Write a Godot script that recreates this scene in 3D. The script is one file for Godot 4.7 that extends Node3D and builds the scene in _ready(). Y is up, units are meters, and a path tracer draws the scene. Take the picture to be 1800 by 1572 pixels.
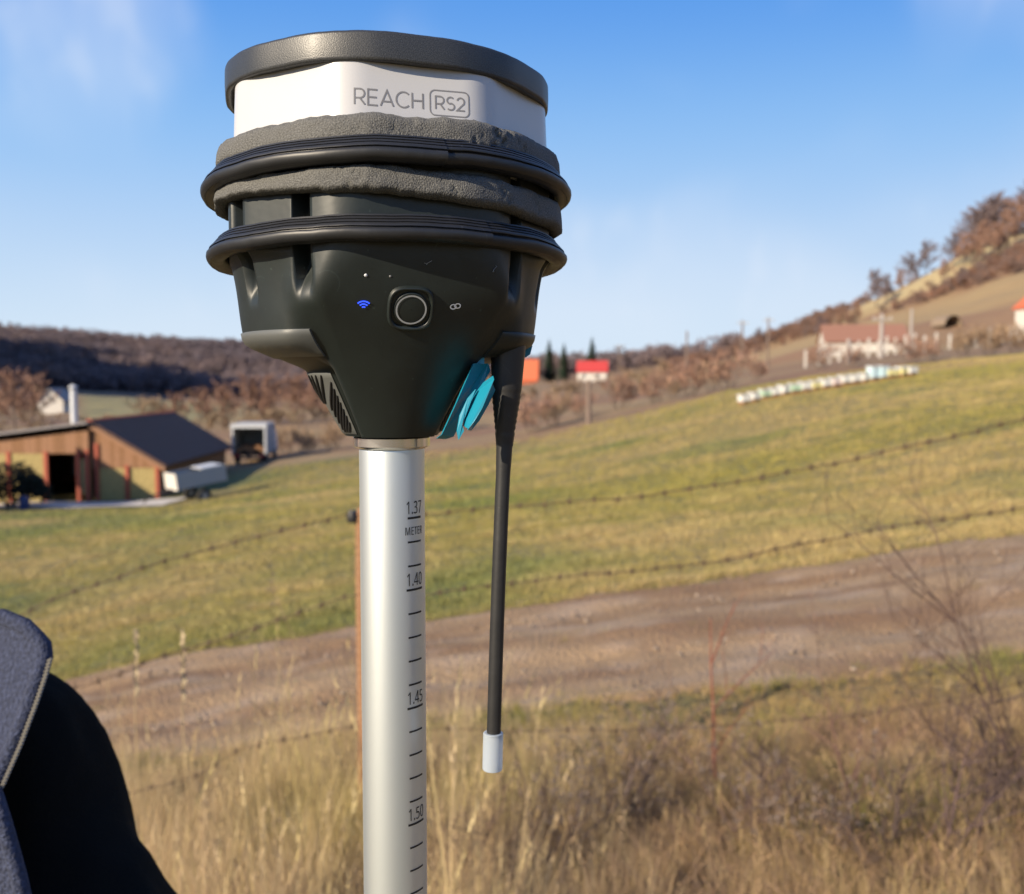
extends Node3D

# ------------------------------------------------------------------ measures
const EYE := 1.6                      # height of the lens above the ground it stands on
const FOCAL := 1700.0                 # focal length in units of the 1800 wide photograph
const PITCH := 0.0688
const POLE := Vector3(-0.0511, 0.0, -0.41)
const BASE_H := -2.3                  # bottom of the receiver, centimetres from eye level
const TURN := 0.279                   # the receiver's front is turned this far from +z

# terrain: height above eye level by bearing (columns, degrees) and distance (rows, metres)
const BEARING := [-180.0, -120.0, -75.0, -45.0, -27.9, -19.8, -10.2, 0.0, 6.7, 13.2, 19.4, 27.9, 45.0, 75.0, 120.0, 180.0]
const RANGE := [0.0, 2.0, 4.0, 6.5, 9.5, 15.0, 25.0, 50.0, 70.0, 110.0, 180.0, 280.0, 380.0, 520.0, 800.0, 1100.0, 2600.0]
const RISE := [
	[-1.6, -1.6, -1.6, -1.6, -1.6, -1.6, -1.6, -1.6, -1.6, -1.6, -1.6, -1.6, -1.6, -1.6, -1.6, -1.6],
	[-1.5, -1.8, -1.9, -1.9, -1.86, -1.82, -1.79, -1.75, -1.73, -1.7, -1.68, -1.64, -1.6, -1.45, -1.4, -1.5],
	[-1.4, -1.9, -2.2, -2.25, -2.2, -2.12, -2.04, -1.95, -1.89, -1.84, -1.78, -1.7, -1.6, -1.35, -1.2, -1.4],
	[-1.3, -2.0, -2.5, -2.7, -2.61, -2.48, -2.34, -2.2, -2.11, -2.02, -1.92, -1.79, -1.6, -1.2, -1.0, -1.3],
	[-1.2, -2.1, -2.8, -3.0, -2.9, -2.7, -2.48, -2.27, -2.13, -1.99, -1.85, -1.64, -1.4, -0.8, -0.6, -1.2],
	[-1.0, -2.3, -3.2, -3.6, -3.5, -3.2, -2.85, -2.5, -2.27, -2.04, -1.81, -1.47, -1.1, -0.3, 0.2, -1.0],
	[-0.8, -2.6, -3.8, -4.3, -4.2, -3.84, -3.43, -2.91, -2.5, -1.95, -1.33, -0.57, 0.1, 0.8, 1.2, -0.8],
	[-0.5, -3.4, -5.4, -6.3, -6.03, -6.0, -4.9, -3.65, -2.22, -0.8, 0.03, 0.82, 2.0, 3.0, 3.2, -0.5],
	[-0.2, -4.0, -6.5, -7.3, -6.97, -6.25, -4.91, -3.62, -2.17, -0.64, 0.54, 1.59, 3.4, 5.0, 5.0, -0.2],
	[0.5, -5.0, -8.0, -8.4, -7.5, -6.46, -4.84, -2.33, -1.35, 0.06, 2.24, 3.63, 7.0, 9.0, 8.0, 0.5],
	[2.0, -6.0, -9.5, -9.0, -7.11, -6.87, -5.31, -1.7, -0.74, 1.94, 5.64, 8.71, 17.0, 19.0, 14.0, 2.0],
	[4.0, -7.0, -10.0, -9.0, -7.71, -7.59, -5.83, -1.16, 0.15, 5.88, 16.0, 28.59, 40.0, 38.0, 22.0, 4.0],
	[6.0, -7.0, -9.0, -8.0, -7.3, -7.56, -6.82, 0.2, 3.07, 11.43, 25.87, 51.34, 64.0, 55.0, 30.0, 6.0],
	[8.0, -4.0, -4.0, -2.0, -0.83, -3.18, -6.32, 1.5, 5.71, 11.51, 31.13, 61.03, 75.0, 66.0, 36.0, 8.0],
	[10.0, 20.0, 30.0, 34.0, 31.74, 24.15, 21.58, 9.79, 9.0, 12.0, 28.0, 61.27, 80.0, 70.0, 40.0, 10.0],
	[12.0, 26.0, 36.0, 38.0, 36.85, 26.0, 23.36, 8.96, 8.89, 11.85, 23.59, 55.0, 70.0, 62.0, 36.0, 12.0],
	[1.3, 1.3, 1.3, 1.3, 1.3, 1.3, 1.3, 1.3, 1.3, 1.3, 1.3, 1.3, 1.3, 1.3, 1.3, 1.3]]

var rng := RandomNumberGenerator.new()
var bumps := FastNoiseLite.new()
var patches := FastNoiseLite.new()
var cam_basis := Basis()
var M := {}
var used := {}


# ------------------------------------------------------------------ mesh helper
class Geo:
	var V := PackedVector3Array()
	var N := PackedVector3Array()
	var T := PackedVector2Array()
	var C := PackedColorArray()
	var I := PackedInt32Array()
	var col := Color.WHITE

	func vert(v: Vector3, n: Vector3, uv := Vector2.ZERO) -> int:
		V.append(v); N.append(n); T.append(uv); C.append(col)
		return V.size() - 1

	func tri(a: Vector3, b: Vector3, c: Vector3) -> void:
		var n := (c - a).cross(b - a).normalized()
		I.append(vert(a, n)); I.append(vert(b, n)); I.append(vert(c, n))

	func quad(a: Vector3, b: Vector3, c: Vector3, d: Vector3) -> void:
		var n := (c - a).cross(b - a)
		if n.length_squared() < 1e-16:
			n = (d - a).cross(c - a)
		n = n.normalized()
		var k := vert(a, n, Vector2(0, 0))
		vert(b, n, Vector2(1, 0)); vert(c, n, Vector2(1, 1)); vert(d, n, Vector2(0, 1))
		for j in [0, 1, 2, 0, 2, 3]:
			I.append(k + j)

	func quad_away(a: Vector3, b: Vector3, c: Vector3, d: Vector3, from: Vector3) -> void:
		var n := (c - a).cross(b - a)
		if n.dot((a + b + c + d) * 0.25 - from) < 0.0:
			quad(d, c, b, a)
		else:
			quad(a, b, c, d)

	func box(at: Transform3D, s: Vector3) -> void:
		var p := []
		for k in 8:
			p.append(at * Vector3(s.x * ((k & 1) - 0.5), s.y * (((k >> 1) & 1) - 0.5), s.z * (((k >> 2) & 1) - 0.5)))
		for f in [[0, 1, 3, 2], [4, 5, 7, 6], [0, 1, 5, 4], [2, 3, 7, 6], [0, 2, 6, 4], [1, 3, 7, 5]]:
			quad_away(p[f[0]], p[f[1]], p[f[2]], p[f[3]], at.origin)

	# rows of points joined into a smooth skin; repeat a row for a crease
	func loft(rows: Array, closed := true, towards := Vector3.ZERO) -> void:
		var m: int = rows[0].size()
		var k := V.size()
		var mid := Vector3.ZERO
		for r in rows:
			for p in r:
				mid += p
		mid /= rows.size() * m
		var quads := PackedInt32Array()
		var side := 0.0
		var span := m if closed else m - 1
		for r in rows.size() - 1:
			for i in span:
				var a := r * m + i
				var b := r * m + (i + 1) % m
				quads.append_array([a, b, b + m, a + m])
				var pa: Vector3 = rows[r][i]
				var pb: Vector3 = rows[r][(i + 1) % m]
				var pc: Vector3 = rows[r + 1][(i + 1) % m]
				var pd: Vector3 = rows[r + 1][i]
				if towards != Vector3.ZERO:
					side -= (pc - pa).cross(pd - pb).dot(towards)
				else:
					side += (pa - mid).dot((pb - mid).cross(pc - mid)) + (pa - mid).dot((pc - mid).cross(pd - mid))
		var flip := side > 0.0
		for r in rows.size():
			for i in m:
				vert(rows[r][i], Vector3.ZERO, Vector2(float(i) / m, float(r) / rows.size()))
		for q in range(0, quads.size(), 4):
			var a := k + quads[q]
			var b := k + quads[q + 1]
			var c := k + quads[q + 2]
			var d := k + quads[q + 3]
			if flip:
				var s := b
				b = d
				d = s
			var n := (V[d] - V[b]).cross(V[c] - V[a])
			n = -n if (V[c] - V[a]).cross(V[b] - V[a]).dot(n) < 0.0 else n
			N[a] += n; N[b] += n; N[c] += n; N[d] += n
			I.append_array([a, b, c, a, c, d])
		for v in range(k, V.size()):
			N[v] = N[v].normalized() if N[v].length_squared() > 0.0 else Vector3.UP

	func cap(ring: PackedVector3Array, towards: Vector3) -> void:
		var mid := Vector3.ZERO
		for p in ring:
			mid += p
		mid /= ring.size()
		for i in ring.size():
			var a := ring[i]
			var b := ring[(i + 1) % ring.size()]
			if (b - mid).cross(a - mid).dot(towards) < 0.0:
				tri(mid, b, a)
			else:
				tri(mid, a, b)

	func tube(path: Array, radii: Array, sides := 8, capped := true) -> void:
		var rows := []
		var x := Vector3.ZERO
		for k in path.size():
			var d: Vector3 = (path[mini(k + 1, path.size() - 1)] - path[maxi(k - 1, 0)])
			d = d.normalized()
			if x == Vector3.ZERO:
				x = d.cross(Vector3(0.31, 0.92, 0.17) if absf(d.y) < 0.9 else Vector3.RIGHT).normalized()
			x = (x - d * x.dot(d)).normalized()
			var y := d.cross(x)
			var ring := PackedVector3Array()
			for i in sides:
				var a := TAU * i / sides
				ring.append(path[k] + (x * cos(a) + y * sin(a)) * float(radii[k]))
			rows.append(ring)
		loft(rows)
		if capped:
			cap(rows[0], path[0] - path[1])
			cap(rows[-1], path[-1] - path[-2])

	# a flat outline given thickness: pts are corners in space, thick the way it is thickened
	func slab(pts: Array, thick: Vector3) -> void:
		var c := Vector3.ZERO
		for p in pts:
			c += p
		c /= pts.size()
		var ax: Vector3 = (pts[1] - pts[0]).normalized()
		var nn := thick.normalized()
		ax = (ax - nn * ax.dot(nn)).normalized()
		var ay := nn.cross(ax)
		var flat := PackedVector2Array()
		for p in pts:
			flat.append(Vector2((p - c).dot(ax), (p - c).dot(ay)))
		var t := Geometry2D.triangulate_polygon(flat)
		for s in [0.5, -0.5]:
			for k in range(0, t.size(), 3):
				var a: Vector3 = pts[t[k]] + thick * s
				var b: Vector3 = pts[t[k + 1]] + thick * s
				var d: Vector3 = pts[t[k + 2]] + thick * s
				if (d - a).cross(b - a).dot(thick * s) < 0.0:
					tri(a, d, b)
				else:
					tri(a, b, d)
		var turn := 0.0
		for k in flat.size():
			turn += flat[k].cross(flat[(k + 1) % flat.size()])
		for k in pts.size():
			var a: Vector3 = pts[k]
			var b: Vector3 = pts[(k + 1) % pts.size()]
			var out_ := (b - a).cross(nn) * signf(turn)
			quad_away(a + thick * 0.5, b + thick * 0.5, b - thick * 0.5, a - thick * 0.5, (a + b) * 0.5 - out_)

	func mesh() -> ArrayMesh:
		var arr := []
		arr.resize(Mesh.ARRAY_MAX)
		arr[Mesh.ARRAY_VERTEX] = V
		arr[Mesh.ARRAY_NORMAL] = N
		arr[Mesh.ARRAY_TEX_UV] = T
		arr[Mesh.ARRAY_COLOR] = C
		arr[Mesh.ARRAY_INDEX] = I
		var out_ := ArrayMesh.new()
		out_.add_surface_from_arrays(Mesh.PRIMITIVE_TRIANGLES, arr)
		return out_


# ------------------------------------------------------------------ scene helpers
func numbered(called: String, under := "") -> String:
	var key := under + "/" + called
	var n: int = used.get(key, 0)
	used[key] = n + 1
	return called if n == 0 else "%s_%03d" % [called, n]


func tag(o: Node, label := "", category := "", group := "", kind := "") -> Node:
	if label: o.set_meta("label", label)
	if category: o.set_meta("category", category)
	if group: o.set_meta("group", group)
	if kind: o.set_meta("kind", kind)
	return o


func thing(called: String, label: String, category: String, at := Vector3.ZERO, turn := 0.0, group := "") -> Node3D:
	var o := Node3D.new()
	o.name = numbered(called)
	add_child(o, true)
	o.position = at
	o.rotation.y = turn
	tag(o, label, category, group)
	return o


func part(called: String, g, mat: Material, parent: Node = self) -> MeshInstance3D:
	var o := MeshInstance3D.new()
	o.name = numbered(called, "" if parent == self else str(parent.get_path()))
	o.mesh = g.mesh() if g is Geo else g
	o.material_override = mat
	parent.add_child(o, true)
	return o


func copy(o: Node3D, at: Vector3, turn := 0.0, size := Vector3.ONE, label := "", group := "") -> Node3D:
	var c := o.duplicate() as Node3D
	c.name = numbered(str(o.name).rstrip("_0123456789"))
	add_child(c, true)
	c.position = at
	c.rotation = Vector3(0, turn, 0)
	c.scale = size
	if label: c.set_meta("label", label)
	if group: c.set_meta("group", group)
	return c


func at(px: float, py: float, depth: float) -> Vector3:   # a measured spot of the photograph at a chosen depth
	var d := cam_basis * Vector3((px - 900.0) / FOCAL, (786.0 - py) / FOCAL, -1.0)
	return Vector3(0, EYE, 0) + d * (depth / -d.z)


func hermite(x: Array, y: Array, v: float) -> float:
	var n := x.size()
	var i := 0
	while i < n - 2 and v > x[i + 1]:
		i += 1
	var h: float = x[i + 1] - x[i]
	var t := clampf((v - x[i]) / h, 0.0, 1.0)
	var slope: float = (y[i + 1] - y[i]) / h
	var m0: float = slope if i == 0 else (y[i + 1] - y[i - 1]) / (x[i + 1] - x[i - 1])
	var m1: float = slope if i > n - 3 else (y[i + 2] - y[i]) / (x[i + 2] - x[i])
	var t2 := t * t
	var t3 := t2 * t
	return (2 * t3 - 3 * t2 + 1) * y[i] + (t3 - 2 * t2 + t) * h * m0 + (-2 * t3 + 3 * t2) * y[i + 1] + (t3 - t2) * h * m1


func rise(col: int, r: float) -> float:
	var i := 0
	while i < RANGE.size() - 2 and r > RANGE[i + 1]:
		i += 1
	var lo := maxi(i - 1, 0)
	var hi := mini(i + 3, RANGE.size())
	var ys := []
	for k in range(lo, hi):
		ys.append(RISE[k][col])
	return hermite(RANGE.slice(lo, hi), ys, r)


func road_near(x: float) -> float:
	return 6.15 - 0.02 * x + 0.22 * bumps.get_noise_2d(x * 9.0, 71.0) + 0.12 * bumps.get_noise_2d(x * 30.0, 12.0)


func road_far(x: float) -> float:
	return 9.55 + 0.07 * x + 0.22 * bumps.get_noise_2d(x * 8.0, 271.0) + 0.12 * bumps.get_noise_2d(x * 33.0, 112.0)


func lie(x: float, z: float) -> float:                    # smooth lie of the land, world height
	var r := sqrt(x * x + z * z)
	var b := rad_to_deg(atan2(x, -z))
	var i := 0
	while i < BEARING.size() - 2 and b > BEARING[i + 1]:
		i += 1
	var lo := maxi(i - 1, 0)
	var hi := mini(i + 3, BEARING.size())
	var ys := []
	for k in range(lo, hi):
		ys.append(rise(k, r))
	var h := hermite(BEARING.slice(lo, hi), ys, b)
	var q := Vector2(x + 415.0, z + 345.0)                   # unseen hill beyond the left edge, added to shade the far ridge
	var along := q.dot(Vector2(0.707, 0.707))
	var over := q.dot(Vector2(0.707, -0.707))
	h += 132.0 * exp(-over * over / 9000.0 - pow(along / 250.0, 4.0)) * (1.0 + 0.05 * sin(along * 0.06) + 0.03 * sin(along * 0.17))
	return EYE + h


func ground(x: float, z: float) -> float:
	var r := sqrt(x * x + z * z)
	var h := lie(x, z)
	h += 0.05 * bumps.get_noise_2d(x * 6.0, z * 6.0) * clampf(r / 4.0, 0.0, 1.0) + clampf(r / 60.0, 0.0, 6.0) * 0.5 * bumps.get_noise_2d(x * 0.3, z * 0.3)
	return h


func lin(r: float, g: float, b: float) -> Color:
	return Color(r, g, b).linear_to_srgb()


func std(called: String, r: float, g: float, b: float, rough := 0.8, metal := 0.0) -> StandardMaterial3D:
	var m := StandardMaterial3D.new()
	m.resource_name = called
	m.albedo_color = lin(r, g, b)
	m.roughness = rough
	m.metallic = metal
	m.cull_mode = BaseMaterial3D.CULL_DISABLED
	M[called] = m
	return m


func noise_tex(size: int, freq: float, oct: int, sd: int, lo := Color.BLACK, hi := Color.WHITE, kind := FastNoiseLite.TYPE_SIMPLEX_SMOOTH) -> NoiseTexture2D:
	var n := FastNoiseLite.new()
	n.noise_type = kind
	n.frequency = freq
	n.fractal_octaves = oct
	n.seed = sd
	var t := NoiseTexture2D.new()
	t.width = size
	t.height = size
	t.seamless = true
	t.noise = n
	var g := Gradient.new()
	g.set_color(0, lo)
	g.set_color(1, hi)
	t.color_ramp = g
	return t


func relief(m: StandardMaterial3D, t: Texture2D, cm: float, per_metre: float, tint: Texture2D = null) -> void:
	m.uv1_triplanar = true
	m.uv1_world_triplanar = false
	m.uv1_scale = Vector3.ONE * per_metre
	m.heightmap_enabled = cm > 0.0
	if cm > 0.0:
		m.heightmap_texture = t
		m.heightmap_scale = cm
	if tint:
		m.albedo_texture = tint


# ------------------------------------------------------------------ materials
func dust_tex() -> ImageTexture:          # lint, grit and a few fine scratches on dark rubber
	var im := Image.create(1024, 1024, false, Image.FORMAT_RGB8)
	var r := RandomNumberGenerator.new()
	r.seed = 91
	var haze := FastNoiseLite.new()
	haze.frequency = 0.02
	haze.fractal_octaves = 4
	for y in 1024:
		for x in 1024:
			var v := 0.5 + 0.06 * haze.get_noise_2d(x, y) + r.randf() * 0.03
			im.set_pixel(x, y, Color(v, v, v))
	for k in 420:
		var v := r.randf_range(0.6, 1.0)
		im.fill_rect(Rect2i(r.randi() % 1020, r.randi() % 1020, 1 + r.randi() % 3, 1 + r.randi() % 3), Color(v, v, v * 0.95))
	for k in 46:
		var p := Vector2(r.randf() * 1024, r.randf() * 1024)
		var a := r.randf() * TAU
		var turn := r.randf_range(-0.06, 0.06)
		var v := r.randf_range(0.58, 0.85)
		for q in r.randi_range(15, 60):
			p += Vector2(cos(a), sin(a))
			a += turn
			im.set_pixel(posmod(int(p.x), 1024), posmod(int(p.y), 1024), Color(v, v, v))
	return ImageTexture.create_from_image(im)


func materials() -> void:
	var grain := noise_tex(512, 0.05, 4, 3)
	var speck := noise_tex(512, 0.16, 3, 5)
	var mottle := noise_tex(512, 0.03, 5, 9, Color(0.72, 0.72, 0.72), Color.WHITE)
	var coarse := noise_tex(512, 0.02, 5, 14, Color(0.55, 0.55, 0.55), Color.WHITE)
	# receiver
	var dust := dust_tex()
	var m := std("white_plastic", 0.43, 0.435, 0.45, 0.3)
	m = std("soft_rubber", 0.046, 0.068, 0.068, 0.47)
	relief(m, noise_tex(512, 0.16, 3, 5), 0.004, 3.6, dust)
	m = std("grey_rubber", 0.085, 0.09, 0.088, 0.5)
	relief(m, speck, 0.004, 60.0)
	m = std("foam", 0.225, 0.225, 0.215, 0.85)
	relief(m, noise_tex(1024, 0.13, 5, 31), 0.035, 9.0, noise_tex(1024, 0.16, 4, 32, Color(0.3, 0.3, 0.3), Color.WHITE))
	m = std("foam_rim", 0.07, 0.075, 0.082, 0.42)
	relief(m, noise_tex(1024, 0.2, 4, 33), 0.008, 9.0, noise_tex(1024, 0.22, 3, 34, Color(0.3, 0.3, 0.3), Color.WHITE))
	m = std("black_rubber", 0.062, 0.067, 0.08, 0.47)
	relief(m, noise_tex(512, 0.05, 4, 7), 0.012, 4.3, dust)
	m = std("cyan_rubber", 0.006, 0.2, 0.31, 0.45)
	m = std("antenna_rubber", 0.08, 0.08, 0.083, 0.42)
	relief(m, noise_tex(512, 0.16, 3, 6), 0.006, 4.0, dust)
	m = std("print_grey", 0.16, 0.16, 0.17, 0.5)
	m = std("print_pale", 0.32, 0.33, 0.34, 0.5)
	m = std("print_black", 0.012, 0.012, 0.013, 0.5)
	m = std("led_blue", 0.05, 0.08, 0.5, 0.4)
	m.emission_enabled = true
	m.emission = Color(0.12, 0.3, 1.0)
	m.emission_energy_multiplier = 0.8
	m = std("led_clear", 0.55, 0.57, 0.62, 0.3)
	m = std("tip_plastic", 0.42, 0.48, 0.54, 0.4)
	m.backlight_enabled = true
	m.backlight = Color(0.6, 0.63, 0.66)
	m.transparency = BaseMaterial3D.TRANSPARENCY_ALPHA
	m.albedo_color.a = 0.72
	m = std("aluminium", 0.74, 0.795, 0.82, 0.45, 0.9)
	relief(m, noise_tex(512, 0.25, 2, 41), 0.0012, 90.0)
	m = std("polished", 0.86, 0.86, 0.87, 0.14, 0.95)
	# person
	m = std("jacket", 0.0055, 0.006, 0.0058, 0.95)
	m.metallic_specular = 0.2
	relief(m, grain, 0.08, 14.0)
	m = std("fleece", 0.055, 0.07, 0.135, 0.95)
	relief(m, noise_tex(512, 0.08, 5, 45), 0.18, 7.0, noise_tex(512, 0.07, 5, 44, Color(0.4, 0.4, 0.42), Color.WHITE))
	m = std("zip", 0.2, 0.19, 0.17, 0.5, 0.3)
	m = std("skin", 0.5, 0.3, 0.21, 0.6)
	m = std("hair", 0.05, 0.03, 0.02, 0.7)
	m = std("trousers", 0.03, 0.032, 0.04, 0.9)
	m = std("boot", 0.03, 0.022, 0.016, 0.7)
	# land
	m = std("soil", 1, 1, 1, 0.95)
	m.vertex_color_use_as_albedo = true
	relief(m, noise_tex(1024, 0.02, 6, 51), 5.0, 0.35, noise_tex(1024, 0.03, 6, 52, Color(0.6, 0.58, 0.55), Color.WHITE))
	m.uv1_world_triplanar = true
	m = std("track", 1, 1, 1, 0.95)
	m.vertex_color_use_as_albedo = true
	relief(m, noise_tex(1024, 0.03, 6, 53), 3.0, 0.7, noise_tex(1024, 0.05, 6, 54, Color(0.62, 0.58, 0.55), Color.WHITE))
	m.uv1_world_triplanar = true
	m = std("blades", 1, 1, 1, 0.7)
	m.vertex_color_use_as_albedo = true
	m.backlight_enabled = true
	m.backlight = Color(0.75, 0.75, 0.75)
	m = std("twigs", 1, 1, 1, 0.9)
	m.vertex_color_use_as_albedo = true
	# built things
	m = std("post_wood", 0.38, 0.235, 0.13, 0.85)
	relief(m, grain, 0.3, 6.0, noise_tex(256, 0.04, 4, 61, Color(0.6, 0.5, 0.45), Color.WHITE))
	m = std("wire", 0.09, 0.055, 0.035, 0.75, 0.2)
	m = std("plank_orange", 0.37, 0.19, 0.1, 0.8)
	relief(m, grain, 0.4, 0.6, mottle)
	m = std("plank_brown", 0.3, 0.15, 0.07, 0.85)
	relief(m, grain, 0.4, 0.6, mottle)
	m = std("board_yellow", 0.55, 0.43, 0.17, 0.85)
	relief(m, grain, 0.4, 0.8, coarse)
	m = std("paint_red", 0.33, 0.075, 0.04, 0.75)
	m = std("roof_dark", 0.25, 0.15, 0.115, 0.95)
	relief(m, grain, 1.0, 0.5, noise_tex(512, 0.03, 5, 66, Color(0.4, 0.38, 0.38), Color.WHITE))
	m = std("roof_grey", 0.22, 0.2, 0.2, 0.7)
	m = std("roof_red", 0.42, 0.04, 0.035, 0.7)
	m = std("roof_orange", 0.5, 0.12, 0.05, 0.8)
	m = std("roof_brown", 0.32, 0.16, 0.11, 0.85)
	relief(m, grain, 1.0, 0.4, mottle)
	m = std("wall_white", 0.72, 0.68, 0.62, 0.85)
	relief(m, grain, 0.3, 0.5, mottle)
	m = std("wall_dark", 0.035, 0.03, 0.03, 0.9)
	m = std("glass_dark", 0.02, 0.022, 0.026, 0.15)
	m = std("concrete", 0.45, 0.42, 0.38, 0.9)
	m = std("grey_pole", 0.32, 0.29, 0.27, 0.85)
	m = std("old_wood", 0.17, 0.125, 0.1, 0.9)
	m = std("white_paint", 0.75, 0.75, 0.74, 0.45)
	m = std("metal_pale", 0.5, 0.51, 0.52, 0.5, 0.2)
	m = std("tyre", 0.02, 0.02, 0.02, 0.85)
	m = std("rim", 0.3, 0.3, 0.3, 0.5, 0.5)
	m = std("shelter_sheet", 0.2, 0.15, 0.105, 0.9)
	m = std("tarp", 0.3, 0.31, 0.32, 0.7)
	m = std("lamp_red", 0.4, 0.02, 0.02, 0.3)
	m = std("blue_plastic", 0.012, 0.028, 0.11, 0.5)
	for k in [["hive_white", 0.6, 0.6, 0.57], ["hive_yellow", 0.58, 0.53, 0.25], ["hive_green", 0.36, 0.5, 0.36], ["hive_blue", 0.42, 0.55, 0.6], ["hive_pink", 0.58, 0.48, 0.46]]:
		std(k[0], k[1], k[2], k[3], 0.7)


# ------------------------------------------------------------------ sky
func sky_panorama() -> ImageTexture:
	var w := 1024
	var h := 512
	var im := Image.create(w, h, false, Image.FORMAT_RGBF)
	var cirrus := FastNoiseLite.new()
	cirrus.seed = 8
	cirrus.frequency = 1.0
	cirrus.fractal_octaves = 5
	var veil := FastNoiseLite.new()
	veil.seed = 21
	veil.frequency = 1.0
	veil.fractal_octaves = 3
	var stops := [0.0, 3.0, 8.0, 14.0, 21.0, 30.0, 60.0, 90.0]
	var red := [0.61, 0.57, 0.43, 0.25, 0.105, 0.06, 0.035, 0.03]
	var green := [0.72, 0.70, 0.60, 0.47, 0.31, 0.22, 0.15, 0.13]
	var blue := [0.84, 0.84, 0.83, 0.81, 0.75, 0.66, 0.5, 0.45]
	for y in h:
		var el := 90.0 - (y + 0.5) / h * 180.0
		var c := Color(0.2, 0.18, 0.13)
		if el > 0.0:
			c = Color(hermite(stops, red, el), hermite(stops, green, el), hermite(stops, blue, el))
		for x in w:
			var p := c
			if el > 0.0:
				var a := TAU * x / w
				var q := Vector3(cos(a) * 7.0, el * 0.05, sin(a) * 7.0)
				var n := cirrus.get_noise_3d(q.x * 1.5 + el * 0.05, q.y * 2.0, q.z * 1.5)
				var v := veil.get_noise_3d(q.x * 0.35, q.y * 1.1 + 3.0, q.z * 0.35)
				var streak := cirrus.get_noise_3d(q.x * 3.0 + el * 0.16, el * 0.03, q.z * 3.0)
				var s := smoothstep(0.1, 0.6, n) * smoothstep(-0.25, 0.3, v) * 0.1 + smoothstep(-0.25, 0.6, v) * 0.34 + smoothstep(0.05, 0.6, streak) * smoothstep(-0.2, 0.3, v) * 0.16
				s *= clampf(el / 4.0, 0.0, 1.0)
				p = c.lerp(Color(0.72, 0.78, 0.88), clampf(s, 0.0, 0.6))
			im.set_pixel(x, y, p)
	return ImageTexture.create_from_image(im)


# ------------------------------------------------------------------ terrain
func land_color(x: float, z: float) -> Color:
	var r := sqrt(x * x + z * z)
	var b := rad_to_deg(atan2(x, -z))
	var n := patches.get_noise_2d(x * 3.0, z * 3.0)
	var n2 := patches.get_noise_2d(x * 0.7 + 40.0, z * 1.4)
	var n3 := bumps.get_noise_2d(x * 2.0 + 9.0, z * 2.0)
	var straw := Color(0.30, 0.20, 0.085).lerp(Color(0.2, 0.17, 0.05), clampf(0.5 + n * 1.3, 0, 1))
	var field := Color(0.22, 0.2, 0.05).lerp(Color(0.32, 0.25, 0.1), clampf(0.4 + n2 * 1.0 + n * 0.7, 0, 1))
	field = field.lerp(Color(0.10, 0.14, 0.04), clampf(n3 * 1.6 - 0.15 - b * 0.012, 0, 0.75))
	var bank := Color(0.38, 0.27, 0.14).lerp(Color(0.3, 0.17, 0.1), clampf(0.4 + n2 * 1.6, 0, 1))
	var edge := 55.0 + 5.0 * n2 + (9.0 if b < -8.0 else 0.0) - clampf(b - 12.0, 0.0, 8.0) * 0.6
	var c := straw.lerp(field, smoothstep(-0.4, 0.4, -z - road_far(clampf(x, -30, 30))) if z < 0.0 else 0.0)
	c = c.lerp(bank, smoothstep(edge - 2.5, edge + 2.5, r))
	if r > 120.0:
		var meadow := smoothstep(150.0, 190.0, r) * smoothstep(330.0, 280.0, r) * smoothstep(-13.0, -18.0, b) * smoothstep(-24.5, -23.5, b)
		c = c.lerp(Color(0.36, 0.33, 0.15), meadow * 0.9)
		var hill := smoothstep(130.0, 200.0, r) * smoothstep(8.0, 14.0, b)
		var sandy := clampf(0.5 + 2.2 * patches.get_noise_2d(x * 0.22 + 5.0, z * 0.22), 0, 1)
		c = c.lerp(Color(0.36, 0.21, 0.115).lerp(Color(0.47, 0.34, 0.165), sandy), hill * 0.85)
		var spot := Vector2(x - 134.0, (z + 318.0) * 0.8).length()
		c = c.lerp(Color(0.66, 0.53, 0.27), smoothstep(36.0, 20.0, spot + 8.0 * n2) * 0.95)
		c = c.lerp(Color(0.13, 0.085, 0.07), smoothstep(360.0, 430.0, r) * smoothstep(14.0, 8.0, b))
	return c


func terrain() -> void:
	var bearings := []
	var a := -180.0
	while a < 179.9:
		bearings.append(a)
		a += 0.3 if a > -35.0 and a < 35.0 else (1.0 if absf(a) < 60.0 else 4.0)
	var rr := [0.4]
	while rr[-1] < 2600.0:
		rr.append(rr[-1] * (1.018 if rr[-1] < 900.0 else 1.08))
	var g := Geo.new()
	var k := 0
	var m := bearings.size()
	for r in rr:
		for d in bearings:
			var x: float = r * sin(deg_to_rad(d))
			var z: float = -r * cos(deg_to_rad(d))
			var h := ground(x, z)
			if z < -5.2 and z > -11.5 and absf(x) < 40.0:
				h -= 0.1 * smoothstep(0.0, 0.15, minf(-z - road_near(x) - 0.05, road_far(x) - 0.05 + z))
			g.col = land_color(x, z)
			g.vert(Vector3(x, h, z), Vector3.ZERO)
	for i in rr.size() - 1:
		for j in m:
			var p := i * m + j
			var q := i * m + (j + 1) % m
			for t in [[p, p + m, q + m], [p, q + m, q]]:
				var n := (g.V[t[2]] - g.V[t[0]]).cross(g.V[t[1]] - g.V[t[0]])
				if n.y < 0.0:
					t = [t[0], t[2], t[1]]
					n = -n
				for c in t:
					g.N[c] += n
				g.I.append_array(t)
	g.col = land_color(0, 0)
	var centre := g.vert(Vector3(0, EYE - 1.6, 0), Vector3.UP)
	for j in m:
		g.I.append_array([centre, j, (j + 1) % m])
	for v in g.N.size():
		g.N[v] = g.N[v].normalized() if g.N[v].length_squared() > 0 else Vector3.UP
	tag(part("ground", g, M.soil), "rolling winter farmland of fields, banks and wooded hills", "ground", "", "structure")


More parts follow.
